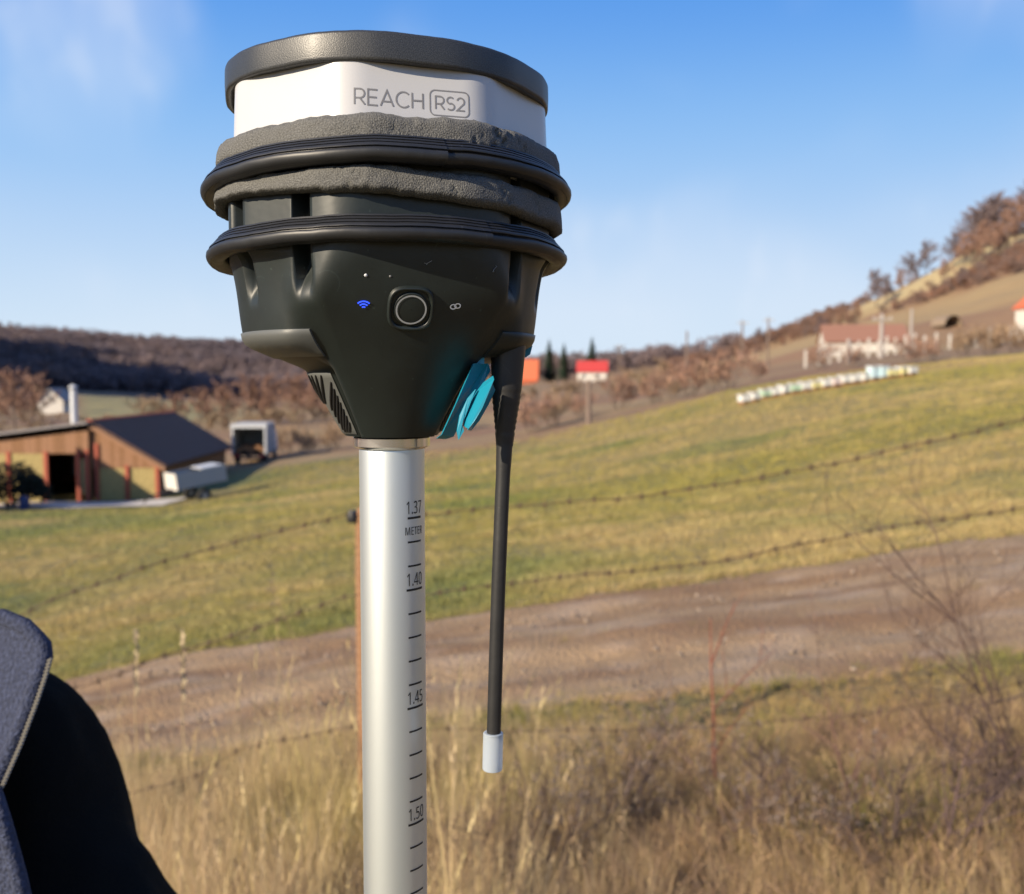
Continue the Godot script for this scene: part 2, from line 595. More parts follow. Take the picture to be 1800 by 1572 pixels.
func dirt_road() -> void:
	var xs := []
	var x := -40.0
	while x < 40.0:
		xs.append(x)
		x += 0.1 if absf(x) < 11.0 else 0.6
	var rows := []
	var g := Geo.new()
	var across := 44
	for j in across + 1:
		var row := PackedVector3Array()
		for px in xs:
			var t := float(j) / across
			var zz := lerpf(road_near(px) - 0.1, road_far(px) + 0.1, t)
			var rut := -0.045 * (exp(-pow((t - 0.3) / 0.07, 2)) + exp(-pow((t - 0.72) / 0.08, 2))) + 0.03 * exp(-pow((t - 0.52) / 0.1, 2))
			rut += 0.03 * bumps.get_noise_2d(px * 14.0, zz * 50.0) + 0.02 * bumps.get_noise_2d(px * 45.0, zz * 80.0)
			var rim := -0.07 * (smoothstep(0.07, 0.0, t) + smoothstep(0.93, 1.0, t))
			row.append(Vector3(px, ground(px, -zz) + 0.006 + rut * 0.8 + rim, -zz))
		rows.append(row)
	g.loft(rows, false, Vector3.UP)
	for v in g.V.size():
		var p := g.V[v]
		var n := bumps.get_noise_2d(p.x * 5.0, p.z * 26.0)
		var n2 := bumps.get_noise_2d(p.x * 17.0 + 50.0, p.z * 40.0)
		var c := Color(0.45, 0.32, 0.185).lerp(Color(0.31, 0.19, 0.1), clampf(0.4 + n * 1.5, 0, 1))
		c = c.lerp(Color(0.5, 0.385, 0.275), clampf(n2 * 1.8 - 0.1, 0, 0.8))
		g.C[v] = c
	tag(part("dirt_road", g, M.track), "rutted brown dirt track crossing behind the fence", "road", "", "structure")


# ------------------------------------------------------------------ grass
func tuft(blades: int, height: float, spread: float, width: float, bend: float, sd: int, heads := 0.0) -> ArrayMesh:
	var r := RandomNumberGenerator.new()
	r.seed = sd
	var g := Geo.new()
	for k in blades:
		var a := r.randf() * TAU
		var out_ := Vector3(cos(a), 0, sin(a))
		var base := out_ * r.randf() * spread * 0.5 + Vector3(r.randf_range(-1, 1), 0, r.randf_range(-1, 1)) * spread * 0.2
		var hgt := height * r.randf_range(0.5, 1.0)
		var lean := bend * r.randf_range(0.15, 1.0)
		var w := width * r.randf_range(0.6, 1.2)
		var side := Vector3(-sin(a + r.randf_range(-0.8, 0.8)), 0, cos(a + r.randf_range(-0.8, 0.8))).normalized()
		var s := r.randf_range(0.72, 1.1)
		g.col = Color(s, s * r.randf_range(0.9, 1.03), s * r.randf_range(0.78, 1.05))
		var rows := []
		for j in 4:
			var t := j / 3.0
			var p := base + Vector3.UP * hgt * (t - 0.25 * lean * t * t) + out_ * hgt * lean * t * t * 0.8
			var ww := w * (1.0 - 0.85 * t)
			rows.append(PackedVector3Array([p - side * ww, p + side * ww]))
		g.loft(rows, false, out_ + Vector3.UP * 0.2)
		if r.randf() < heads:
			var tip: Vector3 = (rows[3][0] + rows[3][1]) * 0.5
			var d: Vector3 = (tip - (rows[2][0] + rows[2][1]) * 0.5).normalized()
			for q in 7:
				var o := tip - d * q * hgt * 0.022
				var s2 := Vector3(r.randf_range(-1, 1), r.randf_range(-0.2, 1), r.randf_range(-1, 1)).normalized() * hgt * 0.04
				g.tri(o, o + s2 * 0.45 + d * hgt * 0.035, o + s2.rotated(d, 0.6) * 0.2)
	return g.mesh()


func scatter(called: String, m: ArrayMesh, mat: Material, places: Array, colors: Array, label: String, category: String) -> void:
	var mm := MultiMesh.new()
	mm.transform_format = MultiMesh.TRANSFORM_3D
	mm.use_colors = true
	mm.mesh = m
	mm.instance_count = places.size()
	for k in places.size():
		mm.set_instance_transform(k, places[k])
		mm.set_instance_color(k, colors[k])
	var o := MultiMeshInstance3D.new()
	o.name = numbered(called)
	o.multimesh = mm
	o.material_override = mat
	add_child(o, true)
	tag(o, label, category, "", "stuff")


func stand(x: float, z: float, size: float, squash := 1.0, tilt := 0.15) -> Transform3D:
	var b := Basis.from_euler(Vector3(rng.randf_range(-tilt, tilt), rng.randf() * TAU, rng.randf_range(-tilt, tilt)))
	return Transform3D(b.scaled(Vector3(size, size * squash, size)), Vector3(x, ground(x, z) - 0.01, z))


func grasses() -> void:
	# tall dead grass on the near bank; taller and paler to the left, tangled to the right
	var straws := [[], [], []]
	var tints := [[], [], []]
	for k in 15000:
		var d := rng.randf_range(1.9, 6.35)
		var x := rng.randf_range(-0.72, 0.72) * d + rng.randf_range(-0.3, 0.3)
		var n := patches.get_noise_2d(x * 22.0, d * 22.0)
		var u := x / d
		var thick := smoothstep(-0.45, 0.1, n) * lerpf(1.0, 0.38, smoothstep(-0.08, 0.25, u)) * lerpf(1.0, 0.25, smoothstep(4.8, 6.2, d))
		if u > 0.12 and d > 4.7:
			thick *= 0.4
		if u > 0.0 and patches.get_noise_2d(x * 16.0 + 200.0, d * 26.0) < -0.06 + 0.2 * (u - 0.1):
			thick *= 0.2
		if rng.randf() > thick:
			continue
		var tall := lerpf(1.0, 0.62, smoothstep(-0.15, 0.25, u)) * lerpf(1.0, 0.36 if u > -0.03 else 0.6, smoothstep(4.0, 6.0, d)) * (0.72 + 0.5 * n)
		var which := rng.randi() % 3
		if which == 2 and u < 0.0:
			tall *= 1.6 if rng.randf() < 0.12 else 0.9
		straws[which].append(stand(x, -d, tall * rng.randf_range(0.6, 1.1), 1.0, 0.3))
		var c := Color(0.85, 0.68, 0.42).lerp(Color(0.52, 0.37, 0.2), rng.randf())
		c = c.lerp(Color(0.5, 0.43, 0.14), clampf(patches.get_noise_2d(x * 9.0 + 70.0, d * 9.0) * 1.8, 0, 0.6))
		c = c.lerp(Color(0.6, 0.4, 0.2), clampf((u - 0.02) * 2.2, 0, 0.7) * rng.randf())
		tints[which].append(c * rng.randf_range(0.75, 1.05))
	var kinds := [tuft(26, 0.62, 0.16, 0.0015, 0.5, 11, 0.12), tuft(22, 0.5, 0.22, 0.0018, 1.0, 12), tuft(16, 0.78, 0.12, 0.0013, 0.3, 13, 0.35)]
	var said := ["thick tussocks of straw coloured dead grass on the near bank", "drooping matted dead grass lying between the tussocks", "thin upright straw stalks with feathery seed heads"]
	for k in 3:
		scatter("dry_grass", kinds[k], M.blades, straws[k], tints[k], said[k], "dry grass")
	# short green and yellow verge under and between
	var places := []
	var colors := []
	for k in 16000:
		var d := rng.randf_range(2.2, 7.0)
		var x := rng.randf_range(-0.7, 0.7) * d
		if d > road_near(x) + 0.06 + rng.randf() * 0.12:
			continue
		var n := patches.get_noise_2d(x * 10.0 + 31.0, d * 10.0)
		places.append(stand(x, -d, rng.randf_range(0.45, 1.0) * (1.0 + 0.6 * n) * lerpf(1.0, 0.65, smoothstep(4.5, 6.2, d))))
		var c := Color(0.44, 0.38, 0.1).lerp(Color(0.26, 0.27, 0.06), clampf(0.35 + n * 1.5, 0, 1)).lerp(Color(0.42, 0.29, 0.12), clampf(0.45 - n + 0.25 * rng.randf(), 0, 0.9)).lerp(Color(0.34, 0.24, 0.1), clampf(patches.get_noise_2d(x * 16.0 + 200.0, d * 26.0) * -3.0, 0, 0.8) if x > 0.0 and d < 4.9 else 0.0)
		colors.append(c * rng.randf_range(0.7, 1.1))
	scatter("verge_grass", tuft(12, 0.16, 0.13, 0.0026, 0.9, 15), M.blades, places, colors, "short yellow green grass along the near edge of the dirt track", "grass")
	# dead leaves and broken stalks on the ground
	places = []
	colors = []
	for k in 14000:
		var d := rng.randf_range(2.4, 5.0)
		var x := rng.randf_range(-0.3, 0.7) * d
		places.append(stand(x, -d, rng.randf_range(0.5, 1.3), 0.5, 0.7))
		colors.append(Color(0.16, 0.095, 0.06).lerp(Color(0.5, 0.35, 0.19), rng.randf()) * rng.randf_range(0.5, 1.1))
	scatter("dead_stalks", tuft(9, 0.3, 0.3, 0.0022, 1.4, 17), M.twigs, places, colors, "tangle of broken brown weed stalks low on the bank", "dead stalks")
	# stones of the track
	places = []
	colors = []
	for k in 3500:
		var x := rng.randf_range(-7.0, 7.0)
		var d := lerpf(road_near(x) + 0.1, road_far(x) - 0.1, rng.randf())
		var size := 0.006 + 0.017 * pow(rng.randf(), 6.0)
		var t := stand(x, -d, size, 0.6, 0.5)
		t.origin.y += 0.006
		places.append(t)
		colors.append(Color(0.36, 0.29, 0.22).lerp(Color(0.22, 0.15, 0.1), rng.randf()) * rng.randf_range(0.7, 1.1))
	var pebble := Geo.new()
	var rows := []
	for j in 6:
		var row := PackedVector3Array()
		for i in 8:
			var a := TAU * i / 8.0
			var q := Vector3(cos(a) * sin(PI * j / 5.0), cos(PI * j / 5.0), sin(a) * sin(PI * j / 5.0))
			row.append(q * (1.0 + 0.35 * bumps.get_noise_3d(q.x * 22.0, q.y * 22.0, q.z * 22.0)))
		rows.append(row)
	pebble.loft(rows)
	scatter("stones", pebble.mesh(), M.twigs, places, colors, "small loose stones strewn over the dirt track", "stones")
	# grass creeping over both edges and the crown of the track
	places = []
	colors = []
	for k in 2600:
		var x := rng.randf_range(-8.0, 8.0)
		var t := rng.randf()
		t = 0.09 * pow(t, 1.6) if k % 3 == 0 else (1.0 - 0.09 * pow(t, 1.6) if k % 3 == 1 else 0.5 + 0.13 * (t - 0.5))
		var d := lerpf(road_near(x), road_far(x), t)
		if patches.get_noise_2d(x * 14.0, d * 14.0) < (0.05 if k % 3 < 2 else 0.16):
			continue
		places.append(stand(x, -d, rng.randf_range(0.3, 0.7)))
		colors.append(Color(0.42, 0.35, 0.13).lerp(Color(0.27, 0.26, 0.07), rng.randf()) * rng.randf_range(0.7, 1.1))
	scatter("track_grass", tuft(10, 0.14, 0.14, 0.0026, 0.9, 21), M.blades, places, colors, "thin grass creeping over the edges and crown of the track", "grass")
	# the field
	places = []
	colors = []
	for k in 110000:
		var d := 9.0 * pow(6.6, rng.randf())
		var x := rng.randf_range(-0.62, 0.62) * d
		if d < road_far(x) - 0.05 - rng.randf() * 0.1:
			continue
		var n := patches.get_noise_2d(x * 0.7 + 40.0, -d * 1.4)
		var n3 := bumps.get_noise_2d(x * 2.0 + 9.0, -d * 2.0)
		var n4 := bumps.get_noise_2d(x * 9.0, d * 22.0)
		var b := rad_to_deg(atan2(x, d))
		if absf(x + 21.0) < 6.5 and d > 44.0:
			continue
		places.append(stand(x, -d, (0.6 + 0.02 * d) * rng.randf_range(0.55, 1.35) * (1.0 + 0.7 * n4), 0.85))
		var c := Color(0.4, 0.36, 0.085).lerp(Color(0.54, 0.43, 0.19), clampf(0.42 + n * 1.0 + n4 * 1.1, 0, 1))
		c = c.lerp(Color(0.2, 0.27, 0.06), clampf(n3 * 1.4 - 0.12 - b * 0.012, 0, 0.65))
		colors.append(c * rng.randf_range(0.8, 1.05))
	scatter("field_grass", tuft(9, 0.1, 0.2, 0.0038, 0.9, 19), M.blades, places, colors, "short green and yellowed pasture grass beyond the dirt track", "grass")


# ------------------------------------------------------------------ weeds
func weed(g: Geo, p: Vector3, dir: Vector3, length: float, rad: float, level: int, r: RandomNumberGenerator, forks: int, spread: float, heads: Geo = null) -> void:
	var path := [p]
	var radii := [rad]
	var d := dir.normalized()
	for k in 4:
		d = (d + Vector3(r.randf_range(-1, 1), r.randf_range(-0.5, 0.7), r.randf_range(-1, 1)) * 0.11).normalized()
		path.append(path[-1] + d * length / 4.0)
		radii.append(rad * (1.0 - 0.17 * (k + 1)))
	g.tube(path, radii, 4 if level > 1 else 3, false)
	if level <= 0:
		if heads:
			for q in 9:
				var o: Vector3 = path[-1] + Vector3(r.randf_range(-1, 1), r.randf_range(-1, 1), r.randf_range(-1, 1)) * length * 0.12
				var s := Vector3(r.randf_range(-1, 1), r.randf_range(-1, 1), r.randf_range(-1, 1)).normalized() * 0.008
				heads.tri(o, o + s, o + s.cross(Vector3.UP).normalized() * 0.007)
				heads.tri(o, o + s.cross(Vector3.RIGHT).normalized() * 0.008, o - s * 0.7)
		return
	for f in forks:
		var j := 1 + int(4.0 * f / forks)
		var bend := Vector3(r.randf_range(-1, 1), r.randf_range(-0.1, 0.9), r.randf_range(-1, 1)).normalized()
		weed(g, path[j], (d * (1.0 - spread) + bend * spread), length * r.randf_range(0.35, 0.62), rad * 0.55, level - 1, r, maxi(forks - 1, 2), spread, heads)


func weeds() -> void:
	# px of root, py of root, depth, px of tip, py of tip, thickness, forks, tone, label
	var list := [
		[1262, 1410, 4.2, 1212, 1085, 0.008, 3, Color(0.22, 0.075, 0.05), "tall reddish dead stalk standing nearest right of the hanging antenna", 0],
		[1840, 1330, 3.6, 1570, 1010, 0.007, 6, Color(0.1, 0.06, 0.05), "dark bramble stem leaning in from the right edge of the photo", 0],
		[1330, 1500, 3.5, 1190, 1290, 0.004, 5, Color(0.13, 0.085, 0.075), "low branching brown weed between reddish stalk and bramble", 1],
		[960, 1520, 3.6, 1120, 1330, 0.004, 6, Color(0.14, 0.1, 0.09), "leaning weed with pale grey seed clusters below the antenna tip", 1],
		[1500, 1480, 3.7, 1430, 1160, 0.004, 5, Color(0.15, 0.08, 0.07), "bushy dead weed with thin twigs in front of the track", 0],
		[1650, 1540, 3.3, 1700, 1280, 0.0075, 6, Color(0.1, 0.065, 0.06), "dense dark weed clump under the leaning bramble", 0],
		[780, 1540, 3.2, 850, 1380, 0.0060, 6, Color(0.12, 0.075, 0.055), "dark tangled weed at the foot of the pole", 0],
		[480, 1400, 4.6, 520, 1120, 0.003, 4, Color(0.3, 0.2, 0.13), "pale branching umbel stalk left of the pole before the track", 1],
		[325, 1420, 4.2, 322, 1125, 0.003, 0, Color(0.5, 0.38, 0.2), "single tall plumed straw reed standing against the track", 2],
		[238, 1420, 4.4, 240, 1120, 0.003, 0, Color(0.5, 0.38, 0.2), "thinner plumed reed just right of the dark sleeve", 2],
		[1420, 1560, 3.4, 1500, 1390, 0.0035, 5, Color(0.14, 0.09, 0.08), "short spiky weed near the bottom of the bank", 1],
		[870, 1560, 3.3, 960, 1420, 0.0075, 6, Color(0.1, 0.065, 0.05), "dark twiggy weed at the bottom edge right of the pole", 0],
		[1090, 1470, 3.8, 1160, 1300, 0.0075, 6, Color(0.09, 0.06, 0.05), "dark bush of dead twigs right below the antenna tip", 0],
		[1390, 1500, 3.6, 1330, 1340, 0.0075, 6, Color(0.1, 0.065, 0.055), "dark twig clump in the middle of the right bank", 0],
		[1560, 1560, 3.3, 1580, 1370, 0.0090, 6, Color(0.085, 0.055, 0.05), "thick dark twig clump at the lower right of the bank", 0],
		[1760, 1480, 3.6, 1740, 1240, 0.0090, 6, Color(0.09, 0.06, 0.05), "dark clump at the right edge beneath the bramble", 0],
		[1195, 1360, 5.0, 1180, 1080, 0.0028, 4, Color(0.22, 0.13, 0.09), "fine reddish weed directly behind the tall reddish stalk", 0]]
	for w in list:
		var r := RandomNumberGenerator.new()
		r.seed = 100 + int(w[0])
		var root := at(w[0], w[1], w[2])
		root.y = ground(root.x, root.z) - 0.02
		var tip := at(w[3], w[4], w[2] + 0.05)
		var g := Geo.new()
		g.col = w[7]
		var heads := Geo.new()
		heads.col = Color(0.2, 0.155, 0.125)
		var o := thing("dead_weed" if w[9] < 2 else "reed", w[8], "weed" if w[9] < 2 else "reed", root)
		if w[9] == 2:
			var path := []
			for k in 6:
				path.append((tip - root) * k / 5.0 + Vector3(0.01 * sin(k * 1.3), 0, 0))
			g.tube(path, [0.003, 0.003, 0.0028, 0.0025, 0.002, 0.001], 5)
			heads.col = Color(0.42, 0.34, 0.22)
			for q in 60:
				var t := r.randf_range(0.72, 1.0)
				var o2 := (tip - root) * t
				heads.tri(o2, o2 + Vector3(r.randf_range(-1, 1) * 0.016, 0.045, r.randf_range(-1, 1) * 0.016), o2 + Vector3(r.randf_range(-1, 1) * 0.006, 0.055, 0.004))
		else:
			weed(g, Vector3.ZERO, (tip - root).normalized(), (tip - root).length(), w[5], 3, r, w[6], 0.62, heads if w[9] == 1 else null)
			if w[6] > 4:
				for q in 3:
					weed(g, Vector3(r.randf_range(-0.1, 0.1), 0, r.randf_range(-0.1, 0.1)), (tip - root).normalized() + Vector3(r.randf_range(-0.6, 0.6), 0, r.randf_range(-0.5, 0.5)), (tip - root).length() * 0.75, w[5] * 0.7, 2, r, w[6], 0.65, heads if w[9] == 1 else null)
		part("stem", g, M.twigs, o)
		if heads.V.size():
			part("seed_head", heads, M.twigs, o)


# ------------------------------------------------------------------ trees
func limb(trunk: Geo, crown: Geo, p: Vector3, dir: Vector3, length: float, rad: float, level: int, r: RandomNumberGenerator, twigs: int, tones: Array, wide: float) -> void:
	var path := [p]
	var radii := [rad]
	var d := dir.normalized()
	for k in 3:
		d = (d + Vector3(r.randf_range(-1, 1), r.randf_range(-0.3, 0.6), r.randf_range(-1, 1)) * 0.2).normalized()
		path.append(path[-1] + d * length / 3.0)
		radii.append(rad * (1.0 - 0.2 * (k + 1)))
	trunk.tube(path, radii, 5 if level > 2 else 3, false)
	if level <= 1:
		for q in twigs:
			var o: Vector3 = path[1 + q % 3]
			var v := (d * 0.6 + Vector3(r.randf_range(-1, 1), r.randf_range(-0.3, 1.1), r.randf_range(-1, 1))).normalized() * length * r.randf_range(0.4, 0.95)
			var s := v.cross(Vector3(r.randf_range(-1, 1), r.randf_range(-1, 1), r.randf_range(-1, 1))).normalized() * wide * r.randf_range(0.5, 1.3)
			crown.col = tones[r.randi() % tones.size()] * r.randf_range(0.7, 1.2)
			crown.tri(o - s, o + v, o + s)
			var m2 := o + v * 0.5
			crown.tri(m2 - s * 0.7, m2 + (v.rotated(Vector3.UP, 0.7) * 0.5), m2 + s * 0.7)
	if level <= 0:
		return
	for f in (4 if level > 2 else 3):
		var a := TAU * (f + r.randf() * 0.7) / 3.5
		var side := Vector3(cos(a), r.randf_range(0.2, 0.8), sin(a))
		limb(trunk, crown, path[1 + (f % 3)], d * 0.5 + side * 0.75, length * r.randf_range(0.55, 0.75), rad * 0.5, level - 1, r, twigs, tones, wide)


func bare_tree(called: String, label: String, category: String, sd: int, height: float, twigs: int, tones: Array, bark: Color, bush := false) -> Node3D:
	var r := RandomNumberGenerator.new()
	r.seed = sd
	var trunk := Geo.new()
	var crown := Geo.new()
	trunk.col = bark
	if bush:
		for k in 8:
			var a := TAU * k / 8.0
			limb(trunk, crown, Vector3(cos(a), 0, sin(a)) * 0.08 * height, Vector3(cos(a) * 0.5, 1.0, sin(a) * 0.5), height * 0.5, height * 0.01, 2, r, twigs, tones, height * 0.013)
	else:
		var h := height
		trunk.tube([Vector3(0, -0.06 * h, 0), Vector3(0.01 * h, 0.3 * h, 0), Vector3(-0.01 * h, 0.6 * h, 0.01 * h), Vector3(0, 0.9 * h, 0)], [0.016 * h, 0.012 * h, 0.007 * h, 0.002 * h], 6)
		for k in 15:
			var t := lerpf(0.18, 0.82, k / 14.0)
			var a := k * 2.4 + r.randf() * 0.6
			var up := lerpf(0.35, 1.3, t)
			limb(trunk, crown, Vector3(0, t * h, 0), Vector3(cos(a), up, sin(a)), h * lerpf(0.3, 0.15, t) * r.randf_range(0.8, 1.2), 0.006 * h, 2, r, twigs, tones, h * 0.009)
	var o := thing(called, label, category)
	part("trunk" if not bush else "stems", trunk, M.twigs, o)
	part("crown", crown, M.twigs, o)
	return o


func conifer(label: String, height: float, sd: int, where: Vector3) -> Node3D:
	var r := RandomNumberGenerator.new()
	r.seed = sd
	var o := thing("conifer", label, "conifer", where, 0.0, "dark conifers by the far houses")
	var trunk := Geo.new()
	trunk.col = Color(0.08, 0.05, 0.035)
	trunk.tube([Vector3(0, -0.3, 0), Vector3(0, height * 0.5, 0), Vector3(0, height * 0.98, 0)], [height * 0.022, height * 0.012, 0.01], 6)
	var g := Geo.new()
	for k in 900:
		var t := pow(r.randf(), 0.75)
		var y := height * (0.06 + 0.94 * t)
		var reach := height * 0.2 * pow(1.0 - t, 0.8) * r.randf_range(0.5, 1.1) + 0.05
		var a := r.randf() * TAU
		var o2 := Vector3(0, y, 0) + Vector3(cos(a), 0, sin(a)) * reach * r.randf_range(0.1, 0.5)
		var v := Vector3(cos(a), -0.25, sin(a)) * reach
		var s := Vector3(-sin(a), 0.2, cos(a)) * reach * 0.28
		g.col = Color(0.022, 0.045, 0.02) * r.randf_range(0.6, 1.5)
		g.tri(o2 - s, o2 + v, o2 + s)
	part("trunk", trunk, M.twigs, o)
	part("crown", g, M.twigs, o)
	return o


func on_ground(px: float, depth: float) -> Vector3:
	var x := (px - 900.0) / FOCAL * depth
	return Vector3(x, ground(x, -depth), -depth)


func woods() -> void:
	var grey := [Color(0.17, 0.125, 0.125), Color(0.21, 0.15, 0.14), Color(0.13, 0.095, 0.1)]
	var rust := [Color(0.29, 0.165, 0.115), Color(0.22, 0.135, 0.11), Color(0.34, 0.2, 0.13)]
	var tan_ := [Color(0.3, 0.2, 0.12), Color(0.22, 0.14, 0.09), Color(0.36, 0.25, 0.15)]
	var bark := Color(0.11, 0.085, 0.07)
	var protos := [
		bare_tree("bare_tree", "", "tree", 5, 10.0, 8, grey, bark),
		bare_tree("bare_tree", "", "tree", 6, 10.0, 8, rust, bark),
		bare_tree("bare_bush", "", "bush", 7, 3.0, 5, rust, bark, true),
		bare_tree("bare_bush", "", "bush", 8, 3.0, 5, tan_, bark, true)]
	# [proto, px, depth, size, label]; the tree line on the right hill and the scrub before it
	var list := [
		[0, 1535, 300, 1.0, "slender dark bare tree standing lowest on the right hill's skyline"], [0, 1552, 310, 0.75, "small bare tree behind the lowest skyline tree"],
		[1, 1577, 338, 0.6, "short rusty bare tree beside the pale sandy patch"], [0, 1592, 345, 1.0, "thin grey bare tree above the rusty short one"],
		[0, 1622, 350, 1.1, "narrow bare tree alone on the skyline above the sandy patch"], [0, 1668, 300, 1.0, "grey bare tree left of the hill's dense grove"],
		[1, 1688, 292, 0.85, "rust brown bare tree under the grove's left edge"], [0, 1712, 310, 1.25, "broad dark bare tree, left one of the dense hilltop grove"],
		[0, 1738, 318, 1.35, "largest dark bare tree in the middle of the hilltop grove"], [0, 1760, 315, 1.05, "dark bare tree at the right end of the hilltop grove"],
		[1, 1722, 290, 0.9, "rusty leaved tree below the hilltop grove"], [1, 1748, 285, 0.7, "small rusty tree on the slope right below the grove"],
		[0, 1795, 335, 1.4, "grey bare tree highest on the skyline at the right edge"], [1, 1805, 320, 1.0, "rusty bare tree at the right edge of the hill"],
		[0, 1700, 318, 1.2, "grey bare tree at the left end of the hilltop grove"], [0, 1725, 322, 1.3, "tall bare tree second from the left in the hilltop grove"], [0, 1750, 325, 1.3, "tall bare tree second from the right in the hilltop grove"], [1, 1775, 312, 1.1, "rusty bare tree between the grove and the right edge"],
		[1, 1700, 285, 0.9, "rusty tree below the left end of the hilltop grove"], [1, 1735, 280, 0.85, "rusty tree below the middle of the hilltop grove"], [1, 1762, 290, 0.9, "rusty tree below the right end of the hilltop grove"], [1, 1655, 280, 0.6, "low rusty tree left below the hilltop grove"],
		[0, 1685, 245, 0.5, "small dark bare tree in the tan slope right of the sandy patch"], [1, 1500, 255, 0.5, "low rusty tree where the right hill begins to rise"],
		[0, 1440, 240, 0.5, "low grey tree on the spur left of the long tiled house"], [1, 1475, 250, 0.45, "small rusty tree behind the long tiled house"],
		[0, 1275, 330, 0.55, "small bare tree on the low spur behind the two utility poles"], [0, 1330, 330, 0.5, "small bare tree on the spur right of the utility poles"]]
	for w in list:
		copy(protos[w[0]], on_ground(w[1], w[2]) - Vector3(0, 0.4, 0), rng.randf() * TAU, Vector3(w[3] * 1.1, w[3] * 1.15, w[3] * 1.1), w[4], "bare trees on the right hill")
	var bushes := [
		[2, 935, 64, 0.95, "brown leafless bush just right of the antenna's thick end"], [3, 972, 66, 0.9, "tan leafless bush, second right of the antenna"], [2, 1090, 72, 1.0, "reddish bush right of the thin field post"],
		[2, 1152, 70, 0.9, "reddish upright bush on the bank under the bare power pole"], [2, 1212, 68, 1.0, "dark reddish bush in front of the nearest utility pole"], [3, 1248, 74, 0.9, "tan bush on the bank between the utility poles"],
		[2, 1276, 66, 1.05, "dense reddish bush just left of the beehive row's end"], [2, 1330, 78, 0.65, "reddish bush behind the left end of the beehives"], [2, 1442, 74, 0.75, "dark bush behind the middle beehives"],
		[2, 1495, 70, 0.55, "reddish bush at the foot of the twin power poles"], [2, 1598, 62, 0.65, "reddish bush right behind the stacked beehives"], [2, 1632, 66, 0.6, "low reddish bush right of the last beehive"],
		[3, 1690, 68, 0.75, "tan scrub under the right part of the white fence posts"], [3, 1735, 66, 0.8, "tan bush on the field crest near the right edge"], [3, 1780, 64, 0.8, "tan bush at the right end of the field crest"],
		[2, 1020, 70, 0.7, "low brown bush below the red roofed house"], [3, 1180, 76, 0.7, "small tan bush on the bank"]]
	for w in bushes:
		copy(protos[w[0]], on_ground(w[1], w[2]) - Vector3(0, 0.1, 0), rng.randf() * TAU, Vector3.ONE * w[3], w[4], "leafless bushes along the field edge")
	var left := [
		[1, 25, 130, 0.8, "wide brown bare tree at the left edge behind the barn"], [1, 60, 140, 0.75, "brown bare tree left of the pale meadow strip"],
		[3, 265, 150, 1.9, "bushy tan tree at the right end of the pale meadow strip"], [1, 310, 140, 0.5, "rusty bare tree above the right barn roof"], [1, 352, 135, 0.55, "rusty bare tree behind the box truck roof"],
		[1, 395, 130, 0.6, "broad rusty tree above the box truck"], [1, 440, 125, 0.65, "tall rusty tree right of the box truck"], [1, 478, 120, 0.6, "rusty tree between the box truck and the receiver"],
		[1, 520, 115, 0.6, "rusty tree under the receiver's ribbed flank"], [1, 560, 112, 0.55, "rusty tree at the left side of the receiver's neck"], [1, 610, 110, 0.5, "rusty tree behind the receiver's neck"],
		[3, 500, 75, 0.9, "tan bush on the slope right of the box truck"], [3, 535, 72, 0.8, "small tan bush on the field edge under the rusty trees"], [3, 585, 72, 0.9, "tan bush just left of the aluminium pole"],
		[3, 455, 85, 1.0, "tan bush behind the right corner of the box truck"], [3, 800, 78, 0.9, "tan bush seen between pole and antenna"], [2, 770, 82, 0.9, "reddish bush right beside the pole's collar"]]
	for w in left:
		copy(protos[w[0]], on_ground(w[1], w[2]) - Vector3(0, 0.2, 0), rng.randf() * TAU, Vector3.ONE * w[3], w[4], "leafless trees behind the barn")
	for p in protos:
		var m0: Node = p
		remove_child(m0)
		m0.free()
	# masses nobody could count
	var r := RandomNumberGenerator.new()
	r.seed = 77
	var trunk := Geo.new()
	var crown := Geo.new()
	trunk.col = Color(0.55, 0.5, 0.5)
	limb(trunk, crown, Vector3(0, -0.5, 0), Vector3.UP, 4.2, 0.2, 3, r, 7, [Color(1, 1, 1), Color(0.8, 0.8, 0.8)], 0.13)
	var both := crown
	var k0 := both.V.size()
	both.V.append_array(trunk.V); both.N.append_array(trunk.N); both.T.append_array(trunk.T); both.C.append_array(trunk.C)
	for i in trunk.I:
		both.I.append(i + k0)
	var mesh := both.mesh()
	var places := []
	var colors := []
	for k in 9000:
		var d := rng.randf_range(395.0, 900.0)
		var b := rng.randf_range(-37.0, 13.0)
		if b > 0.0 and rng.randf() > 0.5:
			continue
		var x := d * tan(deg_to_rad(b))
		var z := -d
		places.append(stand(x, z, rng.randf_range(0.75, 1.25), rng.randf_range(0.9, 1.2), 0.05))
		var n := patches.get_noise_2d(x * 0.15, z * 0.15)
		colors.append(Color(0.21, 0.17, 0.185).lerp(Color(0.26, 0.19, 0.18), clampf(0.5 + n * 2.0, 0, 1)) * rng.randf_range(0.7, 1.25))  # distant haze put into these purplish tree tones
	scatter("forest", mesh, M.twigs, places, colors, "bare winter forest covering the far ridge on the left", "forest")
	places = []
	colors = []
